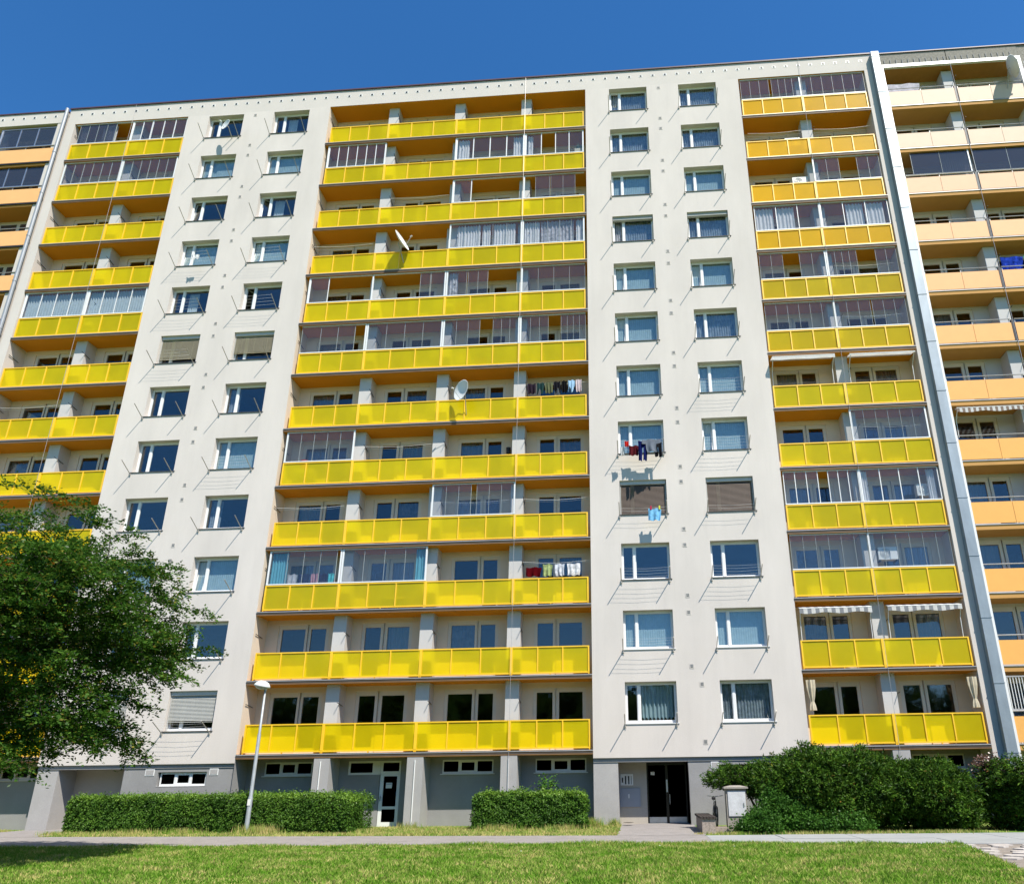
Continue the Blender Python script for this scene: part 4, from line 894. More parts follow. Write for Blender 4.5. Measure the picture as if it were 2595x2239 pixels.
# person behind the door pane on the first storey
def person():
    t = thing('person', 'white haired person sitting behind the first storey balcony door, head showing', 'person', (-10.32, 1.75, fl(1)))
    bx, by, bz = -10.32, 1.75, fl(1)
    P_ = [(0, 0, .50), (0, 0, .75), (0, -.01, 1.0), (0, -.02, 1.12), (0, -.04, 1.22),      # pelvis..neck..head
          (.19, -.01, .99), (.23, -.08, .72), (.15, -.32, .62), (-.19, -.01, .99), (-.23, -.08, .72), (-.15, -.32, .62),
          (.1, -.02, .48), (.13, -.45, .5), (.13, -.43, .08), (.13, -.58, .04), (-.1, -.02, .48), (-.13, -.45, .5), (-.13, -.43, .08), (-.13, -.58, .04)]
    E_ = [(0, 1), (1, 2), (2, 3), (3, 4), (2, 5), (5, 6), (6, 7), (2, 8), (8, 9), (9, 10), (0, 11), (11, 12), (12, 13), (13, 14), (0, 15), (15, 16), (16, 17), (17, 18)]
    Rr = [.15, .14, .15, .055, .09, .06, .045, .035, .06, .045, .035, .09, .07, .045, .04, .09, .07, .045, .04]
    me = bpy.data.meshes.new('body'); me.from_pydata(P_, E_, []); o = bpy.data.objects.new('body', me); COL.objects.link(o); o.parent = t
    sk = o.modifiers.new('skin', 'SKIN'); 
    for i, v in enumerate(me.skin_vertices[0].data): v.radius = (Rr[i], Rr[i]); v.use_root = i == 0
    o.modifiers.new('sub', 'SUBSURF').levels = 1
    me.materials.append(cm('person_top', (.25, .12, .1)))
    q = MB(); sc = [(0, -.13), (.045, -.12), (.07, -.07), (.078, 0), (.07, .06), (.045, .11), (.001, .125)]
    q.lathe([(max(a, .001), b) for a, b in sc], mat('skin', (.55, .36, .27), .6), 14, c=(bx, by - .05, bz + 1.32)); q.box(bx - .012, bx + .012, by - .15, by - .12, bz + 1.28, bz + 1.33, bpy.data.materials['skin'])
    me = q.mesh('head', True); part('head', me, t, (bx, by - .05, bz + 1.32))
    q = MB(); q.lathe([(.084, .0), (.086, .04), (.075, .09), (.04, .13), (.001, .14)], mat('hair_white', (.75, .72, .68), .8), 14, c=(bx, by - .035, bz + 1.33)); part('hair', q.mesh('hair', True), t, (bx, by, bz + 1.33))
person()

# ------------------------------------------------------------------ street lamp
LX, LY = -12.74, -2.84
t = thing('street_lamp', 'grey street lamp with a white dome head in front of the left hedge', 'street lamp', (LX, LY, GZ))
q = MB(); q.lathe([(.075, 0), (.075, 1.15), (.06, 1.2), (.056, 3.2), (.042, 3.25), (.036, 4.75), (.001, 4.75)], mat('lamp_grey', (.42, .45, .47), .5, .12, 3, metal=.3, fine=.1), 12, c=(LX, LY, GZ)); part('pole', q.mesh('pole', True), t, (LX, LY, GZ))
q = MB(); q.box(LX - .05, LX + .05, LY - .085, LY - .07, GZ + .9, GZ + 1.1, PLAST); part('number_plate', q, t, (LX, LY, 1))
hz = GZ + 4.80
q = MB(); q.lathe([(.001, .20), (.10, .19), (.2, .14), (.27, .04), (.285, -.02), (.26, -.02), (.2, .0)], DISHM, 20, c=(0, 0, 0)); me = q.mesh('lamp_shade', True)
me.transform(Matrix.Rotation(math.radians(10), 4, 'Y') @ Matrix.Scale(1.0, 4)); put('lamp_shade', me, t, (LX - .14, LY, hz + .06))
q = MB(); q.lathe([(.24, -.0), (.2, -.06), (.1, -.10), (.001, -.11)], glassmat('lamp_bowl', (.6, .6, .58), .1, haze=.6), 18); me = q.mesh('lamp_bowl', True); me.transform(Matrix.Rotation(math.radians(10), 4, 'Y')); put('lamp_bowl', me, t, (LX - .14, LY, hz + .05))
q = MB(); q.tube([(LX, LY, hz - .1), (LX + .02, LY, hz + .03), (LX - .1, LY, hz + .12)], .035, DISHM, 8); part('bracket', q, t, (LX, LY, hz))

# ------------------------------------------------------------------ cabinet, bench, bicycle
t = thing('electrical_cabinet', 'concrete electrical cabinet with a white door beside the entrance bushes', 'cabinet', (3.5, -3.3, GZ))
CC = mat('cabinet_concrete', (.34, .31, .27), .95, .12, 3, bump=.5, bscale=40, fine=.2)
q = MB(); q.box(3.18, 3.82, -3.5, -3.12, GZ, 1.14, CC); part('body', q, t, (3.5, -3.3, GZ))
q = MB(); q.box(3.235, 3.785, -3.53, -3.5, .33, 1.07, mat('cabinet_white', (.62, .63, .64), .6, .12, 5, fine=.15)); q.box(3.70, 3.73, -3.545, -3.53, .6, .72, STEEL); part('door', q, t, (3.5, -3.5, .5))
q = MB(); q.box(3.12, 3.88, -3.58, -3.05, 1.14, 1.19, CC)
k = len(q.v); q.v += [(3.12, -3.58, 1.19), (3.88, -3.58, 1.19), (3.88, -3.05, 1.19), (3.12, -3.05, 1.19), (3.35, -3.42, 1.24), (3.65, -3.42, 1.24), (3.65, -3.2, 1.24), (3.35, -3.2, 1.24)]
for f_ in ((0, 1, 5, 4), (1, 2, 6, 5), (2, 3, 7, 6), (3, 0, 4, 7), (4, 5, 6, 7)): q.f.append(tuple(k + i for i in f_)); q.m.append(q.mi(CC))
part('cap', q, t, (3.5, -3.3, 1.2))
t = thing('bench', 'low granite aggregate bench with dark timber slats beside the entrance path', 'bench', (2.5, -3.5, GZ))
AG = mat('aggregate_pink', (.40, .33, .29), .95, .3, 18, bump=1., bscale=25, fine=.35)
q = MB(); q.box(2.31, 2.71, -4.4, -1.9, GZ, .30, AG); part('base', q, t, (2.5, -3, GZ))
for k in range(5):
    q = MB(); q.box(2.27 + k * .096, 2.27 + k * .096 + .08, -4.45, -1.85, .302, .36, mat('timber_dark', (.05, .04, .035), .8) if k == 0 else bpy.data.materials['timber_dark']); part('slat', q, t, (2.3 + k * .1, -3, .33))
q = MB(); q.box(2.72, 4.3, -3.95, -3.7, GZ, .04, AG); tag(part('low_kerb_wall', q, None, (3.5, -3.3, GZ)), 'low stone edging running from the bench to the bushes', 'edging')
# bicycle behind the bench
t = thing('bicycle', 'dark bicycle parked between the bench and the electrical cabinet', 'bicycle', (3.0, -1.2, GZ))
def wheel(c):
    pts = [(c[0] + .02 * math.sin(a), c[1] + .33 * math.cos(a), c[2] + .33 * math.sin(a)) for a in np.linspace(0, 6.283, 25)]
    q = MB(); q.tube(pts, .02, DARK, 5, cap=False); wo = part('wheel', q, t, c)
    q = MB()
    for a in np.linspace(0, 6.283, 13)[:-1]: q.tube([c, (c[0], c[1] + .31 * math.cos(a), c[2] + .31 * math.sin(a))], .004, STEEL, 3)
    part('spokes', q, wo, c)
c1, c2 = (3.02, -1.75, GZ + .35), (3.02, -.7, GZ + .35); wheel(c1); wheel(c2)
q = MB(); bb = (3.02, -1.15, GZ + .3); sd = (3.02, -1.0, GZ + .8); hd = (3.02, -1.6, GZ + .85)
for a, b in ((bb, sd), (sd, hd), (hd, bb), (bb, c2), (sd, c2), (hd, c1)): q.tube([a, b], .018, DARK, 6)
part('frame', q, t, bb); q = MB(); q.tube([hd, (3.02, -1.62, GZ + 1.0), (2.75, -1.6, GZ + 1.03)], .013, STEEL, 6); q.tube([(3.02, -1.62, GZ + 1.0), (3.29, -1.6, GZ + 1.03)], .013, STEEL, 6); part('handlebar', q, t, hd)
q = MB(); q.tube([(3.02, -1.14, GZ + .92), (3.02, -.9, GZ + .93)], [.03, .07], DARK, 8); q.tube([sd, (3.02, -1.0, GZ + .9)], .014, STEEL, 6); part('saddle', q, t, sd)

# ------------------------------------------------------------------ vegetation (numpy)
def leaves_mesh(name, P_, Nrm, L_, Wd, mt, bend=.25, U=None):
    n_ = len(P_); Nrm = Nrm / np.linalg.norm(Nrm, axis=1, keepdims=True)
    if U is None: U = rng.normal(size=(n_, 3))
    U = U - (U * Nrm).sum(1, keepdims=True) * Nrm; U /= np.linalg.norm(U, axis=1, keepdims=True) + 1e-9; Vv = np.cross(Nrm, U)
    L_ = L_[:, None]; Wd = Wd[:, None]
    a = P_; c = P_ + U * L_; mid = P_ + U * L_ * .5 - Nrm * L_ * bend * .3; l = mid + Vv * Wd / 2 + Nrm * L_ * bend * .35; r = mid - Vv * Wd / 2 + Nrm * L_ * bend * .35
    v = np.stack([a, l, c, r], 1).reshape(-1, 3)
    me = bpy.data.meshes.new(name); me.vertices.add(4 * n_); me.vertices.foreach_set('co', v.ravel().astype(np.float32))
    base = (np.arange(n_) * 4)[:, None]; f = np.concatenate([base + [0, 1, 2], base + [0, 2, 3]], 1).reshape(-1, 3)
    me.loops.add(f.size); me.loops.foreach_set('vertex_index', f.ravel().astype(np.int32))
    me.polygons.add(len(f)); me.polygons.foreach_set('loop_start', (np.arange(len(f)) * 3).astype(np.int32)); me.polygons.foreach_set('loop_total', np.full(len(f), 3, np.int32))
    me.materials.append(mt); me.update(calc_edges=True); me.validate(); return me
def vnoise(P_, s, seed=0):
    r_ = np.random.default_rng(seed); out_ = np.zeros(len(P_))
    for k in range(6):
        d = r_.normal(size=3); d /= np.linalg.norm(d); out_ += np.sin(P_ @ d * s * (1 + .35 * k) + r_.random() * 6.28)
    return out_ / 6
LF = leafmat('leaf_tree', [(0, (.030, .085, .012)), (.5, (.056, .135, .019)), (.9, (.095, .195, .03)), (.98, (.20, .17, .03))], .4, .012)
LH = leafmat('leaf_hedge', [(0, (.035, .09, .012)), (.5, (.06, .14, .018)), (1, (.11, .21, .035))], .3, .008)
LY_ = leafmat('leaf_hedge_young', [(0, (.09, .19, .02)), (1, (.20, .34, .05))], .4, .02)
LS = leafmat('leaf_shrub', [(0, (.045, .13, .02)), (1, (.07, .17, .025))], .35, .01)
LJ = leafmat('leaf_juniper', [(0, (.022, .060, .010)), (.6, (.045, .105, .014)), (.975, (.085, .16, .025)), (1, (.16, .08, .03))], .2, .01, (3.2, .4, 1.6))
BARK = mat('bark', (.09, .07, .055), .95, .25, 8, bump=1, bscale=30)

def make_tree(seed=3, cen=(.9, .2, 5.05), rad=(4.3, 3.7, 3.35), n_att=2900, per=68, leaf=.088):
    """local coordinates: trunk base at origin"""
    r_ = np.random.default_rng(seed); cen = np.array(cen); rad = np.array(rad)
    A = r_.normal(size=(n_att * 4, 3)); A /= np.linalg.norm(A, axis=1, keepdims=True); A *= (r_.random(n_att * 4) ** .42)[:, None]
    Q = A * rad + cen; nz_ = vnoise(Q, 1.5, seed); rr = np.linalg.norm(A, axis=1)
    keep = (nz_ > -.20 + .42 * (rr - .6)) ; Q = Q[keep][:n_att]
    # horizontal sprays reaching out of the crown on the +x side
    sp = []
    for k in range(40):
        z = r_.uniform(2.2, 6.6); a = r_.uniform(-1.0, .9); base = cen + rad * np.array([math.cos(a), math.sin(a), 0]) * .8 * math.sqrt(max(.1, 1 - ((z - cen[2]) / rad[2]) ** 2)); base[2] = z
        d = np.array([math.cos(a), math.sin(a), r_.uniform(-.45, .25)]); L = r_.uniform(.8, 1.65)
        for s_ in np.linspace(0, 1, 9): sp.append(base + d * L * s_ + np.array([0, 0, -.25 * s_ * s_]) + r_.normal(size=3) * .06)
    Q = np.concatenate([Q, np.array(sp)])
    nodes = [np.array([0, 0, z]) for z in (0, .6, 1.2, 1.8)]; par = [-1, 0, 1, 2]
    for z, dx in ((2.6, .15), (3.4, .3), (4.4, .5), (5.4, .6), (6.4, .7)): par.append(len(nodes) - 1); nodes.append(np.array([dx, .05 * z, z]))
    start = np.array([.3, .1, 3.0]); order = np.argsort(np.linalg.norm(Q - start, axis=1)); N_ = np.array(nodes)
    for i in order:
        q_ = Q[i]; d = np.linalg.norm(N_[3:] - q_, axis=1) + .15 * np.maximum(0, N_[3:, 2] - q_[2]); j = int(np.argmin(d)) + 3
        p0 = N_[j]; mid = (p0 + q_) / 2 + np.array([0, 0, .06 * np.linalg.norm(q_ - p0)]) + r_.normal(size=3) * .05
        if np.linalg.norm(q_ - p0) > .5: nodes.append(mid); par.append(j); j = len(nodes) - 1
        nodes.append(q_); par.append(j); N_ = np.array(nodes)
    cnt = np.ones(len(nodes))
    for i in range(len(nodes) - 1, 0, -1): cnt[par[i]] += cnt[i]
    R_ = .0040 * cnt ** .46; R_ = np.minimum(R_, .2)
    mb = MB(); n_s = 5
    for i in range(1, len(nodes)):
        p0, p1 = nodes[par[i]], nodes[i]
        mb.tube([p0, p1], [min(R_[par[i]], R_[i] * 1.35), R_[i]], BARK, 7 if R_[i] > .05 else 3, cap=False)
    # leaf twigs
    P_ = []; Nn = []; U_ = []
    for q_ in Q:
        for tw_ in range(4):
            a = r_.random() * 6.283; out_ = (q_ - cen); out_[2] *= .3; out_ /= np.linalg.norm(out_) + 1e-6
            d = np.array([math.cos(a), math.sin(a), r_.uniform(-.35, .3)]) * .8 + out_ * .8; d /= np.linalg.norm(d); L = r_.uniform(.25, .55)
            m_ = per // 4; s_ = r_.random(m_)[:, None]; pts = q_ + d * L * s_ + np.array([0, 0, -.12]) * s_ ** 2 + r_.normal(size=(m_, 3)) * .035
            P_.append(pts); Nn.append(np.array([0, 0, 1.]) + r_.normal(size=(m_, 3)) * .55); U_.append(d + r_.normal(size=(m_, 3)) * .7)
    P_ = np.concatenate(P_); Nn = np.concatenate(Nn); U_ = np.concatenate(U_); n_ = len(P_)
    lm = leaves_mesh('crown', P_, Nn, r_.uniform(.7, 1.25, n_) * leaf, r_.uniform(.7, 1.2, n_) * leaf * .55, LF, U=U_)
    return mb.mesh('trunk', True), lm
TM, LM = make_tree()
TX, TY = -15.65, -12.7
t = thing('tree', 'leafy deciduous tree with loose spreading twigs in front of the left end of the block', 'tree', (TX, TY, GZ))
put('trunk', TM, t, (TX, TY, GZ)); o = put('crown', LM, t, (TX, TY, GZ))
# unseen trees: some mirrored in the lowest windows, others added to block horizon light
far = [(-24, -47, 1.35, 1.0), (-13, -52, 1.5, 2.2), (-2, -46, 1.25, 4.0), (7, -50, 1.45, .4), (17, -45, 1.3, 3.1), (28, -52, 1.5, 5.0), (-36, -50, 1.5, 2.8), (-19, -56, 1.7, 1.7), (-7, -58, 1.8, 2.9), (2, -57, 1.6, .9), (12, -58, 1.8, 5.5), (22, -56, 1.7, 4.4), (38, -50, 1.6, 1.1), (-46, -46, 1.6, .2), (47, -44, 1.6, 3.7)]
for i, (x, y, s, rz) in enumerate(far):
    t = thing('tree', 'tree behind the viewpoint, mirrored in low windows, row filled out to block horizon light', 'tree', (x, y, GZ), 'trees across the lawn')
    t.scale = (s, s, s); t.rotation_euler = (0, 0, rz)
    for nm, me in (('trunk', TM), ('crown', LM)):
        o = bpy.data.objects.new(nm, me); COL.objects.link(o); o.parent = t

def shell_points(n_, fn):
    return fn(n_)
def hedge(label, x0, x1, yf, yb, h, n_, mt, seed, name='hedge', group='clipped hedges'):
    r_ = np.random.default_rng(seed)
    t = thing(name, label, 'hedge', ((x0 + x1) / 2, (yf(x0) + yb) / 2, GZ), group)
    areas = np.array([(x1 - x0) * h, (x1 - x0) * 1.1, 1.2 * h, 1.2 * h]); pick = r_.choice(4, n_, p=areas / areas.sum())
    u = r_.random(n_); v = r_.random(n_); X = np.zeros(n_); Y = np.zeros(n_); Z = np.zeros(n_); Nn = np.zeros((n_, 3))
    X = x0 + (x1 - x0) * u; YF = np.array([yf(x) for x in X]); 
    f = pick == 0; X0 = X.copy(); Y[f] = YF[f]; Z[f] = v[f] * h; Nn[f] = (0, -1, .35)
    f = pick == 1; Y[f] = YF[f] + (yb - YF[f]) * v[f]; Z[f] = h; Nn[f] = (0, 0, 1)
    for k, xx, s_ in ((2, x0, -1), (3, x1, 1)):
        f = pick == k; X[f] = xx; Y[f] = yf(xx) + (yb - yf(xx)) * u[f]; Z[f] = v[f] * h; Nn[f] = (s_, 0, .3)
    # rounded, uneven shell
    P_ = np.stack([X, Y, Z], 1); depth = r_.exponential(.10, n_)
    bumpv = .10 * vnoise(P_, 3.1, seed) + .10 * vnoise(P_, 9, seed + 1)
    edge = np.clip((Z - h * .8) / (h * .2), 0, 1) ** 2 * .1
    P_ = P_ + Nn * (bumpv - depth - edge + .03)[:, None]
    low = P_[:, 2] < .25; P_[low, 1] += (.25 - P_[low, 2]) * .35
    xe = np.minimum(X - x0, x1 - X); P_[:, 2] -= np.clip(.35 - xe, 0, .35) ** 2 * 1.2 * (Z / h)
    spr = (r_.random(n_) < .08) & (Z > h * .9); P_[spr, 2] += r_.random(spr.sum()) * .16
    P_[:, 2] = np.maximum(P_[:, 2], .02) + GZ
    N3 = Nn + r_.normal(size=(n_, 3)) * .55; yg = (Z > h * .86) & (r_.random(n_) < .8)
    for nm_, sel, m_ in (('foliage', ~yg, mt), ('young_shoots', yg, LY_)):
        k_ = int(sel.sum()); me = leaves_mesh(nm_, P_[sel], N3[sel], r_.uniform(.05, .1, k_), r_.uniform(.03, .05, k_), m_)
        o = put(nm_, me, t, (0, 0, 0)); o.location = -WLOC[t.name]
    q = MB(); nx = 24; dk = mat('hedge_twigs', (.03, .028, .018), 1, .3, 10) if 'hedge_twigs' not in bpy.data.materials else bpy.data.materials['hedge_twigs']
    for k in range(int((x1 - x0) * 16)):
        x = x0 + .25 + r_.random() * (x1 - x0 - .5); y = yf(x) + .2 + r_.random() * (yb - yf(x) - .3); a = r_.random() * 6.28
        q.tube([(x, y, GZ), (x + .1 * math.cos(a), y + .1 * math.sin(a), GZ + h * .5), (x + .25 * math.cos(a), y + .2 * math.sin(a), GZ + h * .93)], [.016, .011, .004], dk, 4, cap=False)
    part('stems', q, t, (x0, yb, GZ))
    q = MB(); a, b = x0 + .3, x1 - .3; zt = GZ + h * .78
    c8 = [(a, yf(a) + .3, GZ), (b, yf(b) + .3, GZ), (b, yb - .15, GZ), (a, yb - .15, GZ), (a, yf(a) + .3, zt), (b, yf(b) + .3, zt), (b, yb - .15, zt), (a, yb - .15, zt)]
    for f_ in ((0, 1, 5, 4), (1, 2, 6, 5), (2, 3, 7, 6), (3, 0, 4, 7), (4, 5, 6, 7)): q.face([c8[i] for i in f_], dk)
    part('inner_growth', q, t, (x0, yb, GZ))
    return t
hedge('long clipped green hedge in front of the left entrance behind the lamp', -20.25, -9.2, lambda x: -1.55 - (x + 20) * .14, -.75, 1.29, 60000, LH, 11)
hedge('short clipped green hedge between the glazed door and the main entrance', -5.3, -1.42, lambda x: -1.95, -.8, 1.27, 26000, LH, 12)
# self-sown sapling above the short hedge
r_ = np.random.default_rng(5); t = thing('sapling', 'young sapling sprouting above the top of the short hedge', 'sapling', (-2.9, -1.3, GZ)); q = MB(); P_ = []
for k in range(11):
    a = r_.random() * 6.28; rr = r_.uniform(.05, .62); hh = r_.uniform(1.45, 2.0) - rr * .45; tip = np.array([-2.9 + rr * math.cos(a), -1.3 + .5 * rr * math.sin(a), GZ + hh]); q.tube([(-2.9, -1.3, GZ), (-2.9 + .2 * rr * math.cos(a), -1.3, GZ + .9), tuple(tip)], [.02, .012, .003], BARK, 4)
    s_ = r_.random(34)[:, None]; P_.append(np.array([-2.9, -1.3, GZ + 1.1]) * (1 - s_) + tip * s_ + r_.normal(size=(34, 3)) * .07)
part('stem', q, t, (-2.9, -1.3, GZ)); P_ = np.concatenate(P_); n_ = len(P_)
o = put('leaves', leaves_mesh('leaves', P_, r_.normal(size=(n_, 3)) * .6 + [0, -.3, 1], r_.uniform(.08, .13, n_), r_.uniform(.05, .08, n_), LS), t); o.location = -WLOC[t.name]

def juniper(label, blobs, n_tuft, seed, mt=LJ, name='juniper_bush', leafy=False, tl=.40, cat='bush', group=None, floor=GZ):
    """blobs: (cx, cy, cz, rx, ry, rz); feathery tufts on the shell of the union"""
    r_ = np.random.default_rng(seed); bl = np.array(blobs); 
    t = thing(name, label, cat, (float(bl[:, 0].mean()), float(bl[:, 1].mean()), GZ), group)
    wts = (bl[:, 3] * bl[:, 5]); idx = r_.choice(len(bl), n_tuft * 3, p=wts / wts.sum())
    A = r_.normal(size=(n_tuft * 3, 3)); A[:, 1] -= .25; A /= np.linalg.norm(A, axis=1, keepdims=True); sc_ = r_.uniform(.80, 1.03, n_tuft * 3)
    Q = bl[idx, :3] + A * bl[idx, 3:] * sc_[:, None]; Q += (A * (.26 * vnoise(Q, 2.6, seed) + .16 * vnoise(Q, 6.5, seed + 9))[:, None])
    ins = np.zeros(len(Q), bool)
    for b in bl: ins |= (((Q - b[:3]) / b[3:]) ** 2).sum(1) < .52
    keep = ~ins & (Q[:, 2] > floor + .05); Q = Q[keep][:n_tuft]; A = A[keep][:n_tuft]; nt_ = len(Q)
    per = 16; dirs = A * [1, 1, .45] + [0, 0, .28] + r_.normal(size=(nt_, 3)) * .3; dirs /= np.linalg.norm(dirs, axis=1, keepdims=True)
    L = r_.uniform(.5, 1, nt_) * tl
    s_ = r_.random((nt_, per, 1)); P_ = Q[:, None] + dirs[:, None] * L[:, None, None] * (s_ - .35) + r_.normal(size=(nt_, per, 3)) * (.02 if not leafy else .06)
    U_ = dirs[:, None] + r_.normal(size=(nt_, per, 3)) * (.5 if not leafy else 1); P_ = P_.reshape(-1, 3); U_ = U_.reshape(-1, 3); n_ = len(P_); P_[:, 2] = np.maximum(P_[:, 2], floor + .02)
    Nn = r_.normal(size=(n_, 3)) + [0, -.2, .9]
    me = leaves_mesh('foliage', P_, Nn, r_.uniform(.08, .15, n_) * (1 if not leafy else .6), r_.uniform(.024, .044, n_) * (1 if not leafy else 1.7), mt, U=U_)
    o = put('foliage', me, t); o.location = -WLOC[t.name]
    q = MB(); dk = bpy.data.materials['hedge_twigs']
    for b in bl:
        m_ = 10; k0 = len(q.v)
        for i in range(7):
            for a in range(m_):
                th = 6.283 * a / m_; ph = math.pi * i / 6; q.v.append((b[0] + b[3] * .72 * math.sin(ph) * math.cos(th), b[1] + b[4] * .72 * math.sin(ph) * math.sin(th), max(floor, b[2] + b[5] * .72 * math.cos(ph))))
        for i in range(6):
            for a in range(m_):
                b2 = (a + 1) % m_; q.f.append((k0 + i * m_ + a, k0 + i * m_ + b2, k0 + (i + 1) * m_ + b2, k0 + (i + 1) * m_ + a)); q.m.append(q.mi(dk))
        for k in range(5):
            a = r_.random() * 6.28; q.tube([(b[0] * .7 + .3 * float(bl[:, 0].mean()), b[1], GZ), (b[0], b[1], b[2]), (b[0] + .6 * b[3] * math.cos(a), b[1] + .6 * b[4] * math.sin(a), b[2] + .3 * b[5])], [.05, .03, .01], BARK, 5, cap=False)
    part('branches', q, t, (float(bl[0, 0]), float(bl[0, 1]), GZ)); return t
GJ = 'spreading junipers beside the entrance'
juniper('dark spreading juniper overhanging the electrical cabinet right of the entrance', [(3.85, -2.3, 1.42, .95, .7, .30), (5.0, -2.8, 1.3, 1.1, 1.1, .55), (6.1, -3.1, 1.25, 1.3, 1.2, 1.05), (7.4, -3.1, 1.15, 1.25, 1.2, 1.02), (6.6, -3.3, .5, 1.6, 1.0, .7), (8.0, -3.1, .75, .9, 1., .75)], 6800, 21, group=GJ)
juniper('rounded dark juniper at the right end of the entrance bushes', [(9.4, -3.3, .95, 1.3, 1.2, .95), (8.6, -3.2, 1.0, 1.0, 1.1, .72), (9.9, -3.4, .45, 1.0, 1.0, .75)], 4200, 22, group=GJ)
juniper('dark juniper at the right edge of the picture overhanging a shaded gap', [(12.6, -3.6, 1.35, 1.5, 1.2, .52), (12.7, -3.9, .7, 1.2, .9, .8), (12.1, -3.3, .5, 1.1, .7, .65), (14.4, -3.6, 1.1, 1.6, 1.3, .9), (16.2, -3.5, .9, 1.6, 1.2, .95), (13.6, -3.7, .5, .9, .9, .6)], 5200, 23, group=GJ)
juniper('bright green leafy shrub at the foot of the junipers beside the cabinet', [(4.6, -3.75, .35, .62, .5, .62), (5.2, -3.9, .1, .9, .6, .42), (4.1, -4.2, .0, .7, .5, .32), (6.3, -4.2, .02, 1.0, .5, .3)], 1500, 24, mt=LS, name='shrub', leafy=True)
juniper('small reddish leaved shrub poking out at the left of the rightmost juniper', [(11.5, -3.2, 1.55, .3, .3, .42)], 80, 25, mt=leafmat('leaf_red', [(0, (.13, .05, .04)), (1, (.22, .11, .08))], .3, .1), name='shrub', leafy=True, cat='shrub')

# grass
def blades(name, n_, region, hmin, hmax, seed, mt, wd=.012):
    r_ = np.random.default_rng(seed); x0, x1, y0, y1 = region
    X = r_.uniform(x0, x1, n_); t_ = r_.random(n_); Y = y1 + (y0 - y1) * t_ ** 1.0
    return X, Y, r_
def grass_mesh(name, X, Y, H, mt, r_, wd=.013, lean=.5):
    n_ = len(X); a = r_.random(n_) * 6.283; W_ = r_.uniform(.6, 1.3, n_) * wd; lx = r_.normal(size=n_) * H * lean; ly = r_.normal(size=n_) * H * lean
    P0 = np.stack([X - np.cos(a) * W_, Y - np.sin(a) * W_, np.full(n_, GZ)], 1); P1 = np.stack([X + np.cos(a) * W_, Y + np.sin(a) * W_, np.full(n_, GZ)], 1)
    P2 = np.stack([X + lx, Y + ly, GZ + H], 1); v = np.stack([P0, P1, P2], 1).reshape(-1, 3)
    me = bpy.data.meshes.new(name); me.vertices.add(3 * n_); me.vertices.foreach_set('co', v.ravel().astype(np.float32)); me.loops.add(3 * n_); me.loops.foreach_set('vertex_index', np.arange(3 * n_, dtype=np.int32))
    me.polygons.add(n_); me.polygons.foreach_set('loop_start', (np.arange(n_) * 3).astype(np.int32)); me.polygons.foreach_set('loop_total', np.full(n_, 3, np.int32)); me.materials.append(mt); me.update(calc_edges=True); return me
def grassmat(name, straw=.5):
    m, n, b = newmat(name); n.nodes.remove(b); o = n.nodes['Material Output']
    t = noise(n, 1.3, 6, .75); t2 = noise(n, 9, 4); g_ = n.nodes.new('ShaderNodeNewGeometry')
    a = n.nodes.new('ShaderNodeMath'); a.operation = 'MULTIPLY_ADD'; a.inputs[1].default_value = .35; n.links.new(t2.outputs['Fac'], a.inputs[0]); n.links.new(t.outputs['Fac'], a.inputs[2])
    c = n.nodes.new('ShaderNodeMath'); c.operation = 'MULTIPLY_ADD'; c.inputs[1].default_value = .28; n.links.new(g_.outputs['Random Per Island'], c.inputs[0]); n.links.new(a.outputs[0], c.inputs[2])
    k = 1.0 - straw * .35
    r = ramp(n, c.outputs[0], [(.52 * k, (.06, .18, .012)), (.76 * k, (.12, .26, .022)), (.93 * k, (.26, .35, .07)), (1.06 * k, (.52, .44, .18))])
    d = n.nodes.new('ShaderNodeBsdfDiffuse'); tl = n.nodes.new('ShaderNodeBsdfTranslucent'); mx = n.nodes.new('ShaderNodeMixShader'); mx.inputs[0].default_value = .35
    n.links.new(r.outputs[0], d.inputs[0]); n.links.new(r.outputs[0], tl.inputs[0]); n.links.new(d.outputs[0], mx.inputs[1]); n.links.new(tl.outputs[0], mx.inputs[2]); n.links.new(mx.outputs[0], o.inputs[0]); return m
GM = grassmat('grass_blades', .15); GM2 = grassmat('grass_dry', .5)
X, Y, r_ = blades('g', 300000, (-17.5, 9, -17.5, -8.15), 0, 0, 31, GM)
k_ = (Y < np.where(X < 3, -8.22, -8.3 - (X - 3) * .09)) & (X < 8.0 - (-9 - Y) * .22 + .1) & (X > -18 + (-8 - Y) * .75)
X, Y = X[k_], Y[k_]; Pn = np.stack([X, Y, 0 * X], 1); H = r_.uniform(.03, .095, len(X)) * (1 + .5 * vnoise(Pn, 1.2, 4)) * np.where(Y > -8.9, 1.25, 1)
o = put('lawn', grass_mesh('lawn', X, Y, H, GM, r_, .017, .6)); o['kind'] = 'stuff'; o['label'] = 'sunlit lawn of green and straw coloured blades in the foreground'
tag(o, o['label'], 'grass')
X, Y, r_ = blades('g', 80000, (-30, -.3, -5.3, 0.9), 0, 0, 32, GM)
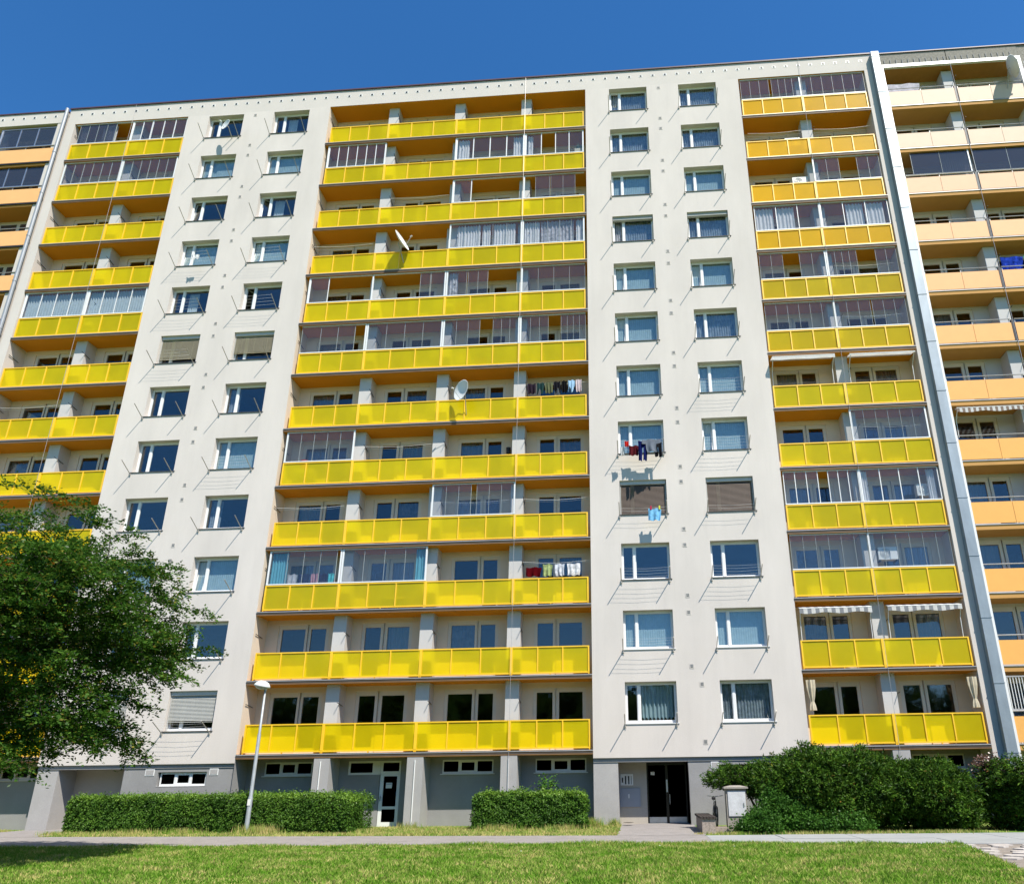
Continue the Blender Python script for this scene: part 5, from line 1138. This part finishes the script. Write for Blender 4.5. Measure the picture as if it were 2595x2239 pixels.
k_ = (Y < np.where(True, 0, 0) - .02) & (Y > np.array([yfar(x) for x in X]) - .03 + .06 * np.sin(X * 7)) & ~((X > -23) & (X < -19.6) & (Y > -3.9))
X, Y = X[k_], Y[k_]; Pn = np.stack([X, Y, 0 * X], 1); H = r_.uniform(.04, .11, len(X)) * (1 + .6 * vnoise(Pn, 1.7, 6))
o = put('grass_verge', grass_mesh('verge', X, Y, H, GM2, r_, .012)); o['kind'] = 'stuff'; tag(o, 'dry yellowish grass strip between the path and the hedges', 'grass')
# tall weeds and loose tufts
cl = [(-12.3, -2.9, .7, 700, .42), (-12.0, -3.1, .5, 500, .3), (-17, -2.2, 1.2, 500, .25), (-15.2, -2.5, .8, 500, .28), (-1.3, -.7, .35, 500, .45), (-2.2, -2.1, .8, 600, .28), (-.5, -.1, .25, 220, .38), (-8.5, -3.0, .4, 300, .22), (-4.4, -2.2, .8, 500, .3), (-8.0, -.3, .4, 120, .35), (3.4, -4.7, .9, 700, .12), (6.5, -4.9, 2.2, 1500, .14), (9.3, -4.7, 1.3, 900, .13), (-.35, -3, .12, 200, .14), (-.35, -4.6, .12, 200, .1), (2.2, -4.9, .15, 120, .12), (-19.7, -2.6, .4, 300, .2)]
XX, YY, HH = [], [], []
for (x, y, s, n_, h) in cl:
    XX.append(r_.normal(x, s * .5, n_)); YY.append(r_.normal(y, min(s, .5) * .35, n_)); HH.append(r_.uniform(.35, .9, n_) * h)
o = put('weeds', grass_mesh('weeds', np.concatenate(XX), np.concatenate(YY), np.concatenate(HH), GM2, r_, .012, .25)); o['kind'] = 'stuff'; tag(o, 'tall weeds and grass tufts round the hedge feet and the lamp', 'weeds')
# white daisies in the lawn
q = MB(); DW = mat('daisy', (.8, .8, .78), .7)
for (x, y) in ((-3.5, -10.2), (.9, -9.6), (-2.2, -10.8), (2.6, -9.9), (4.0, -10.6)): q.lathe([(.001, .09), (.02, .085), (.001, .08)], DW, 6, c=(x, y, GZ))
o = put('daisies', q); o['kind'] = 'stuff'; tag(o, 'a few tiny white daisies in the lawn', 'flowers')
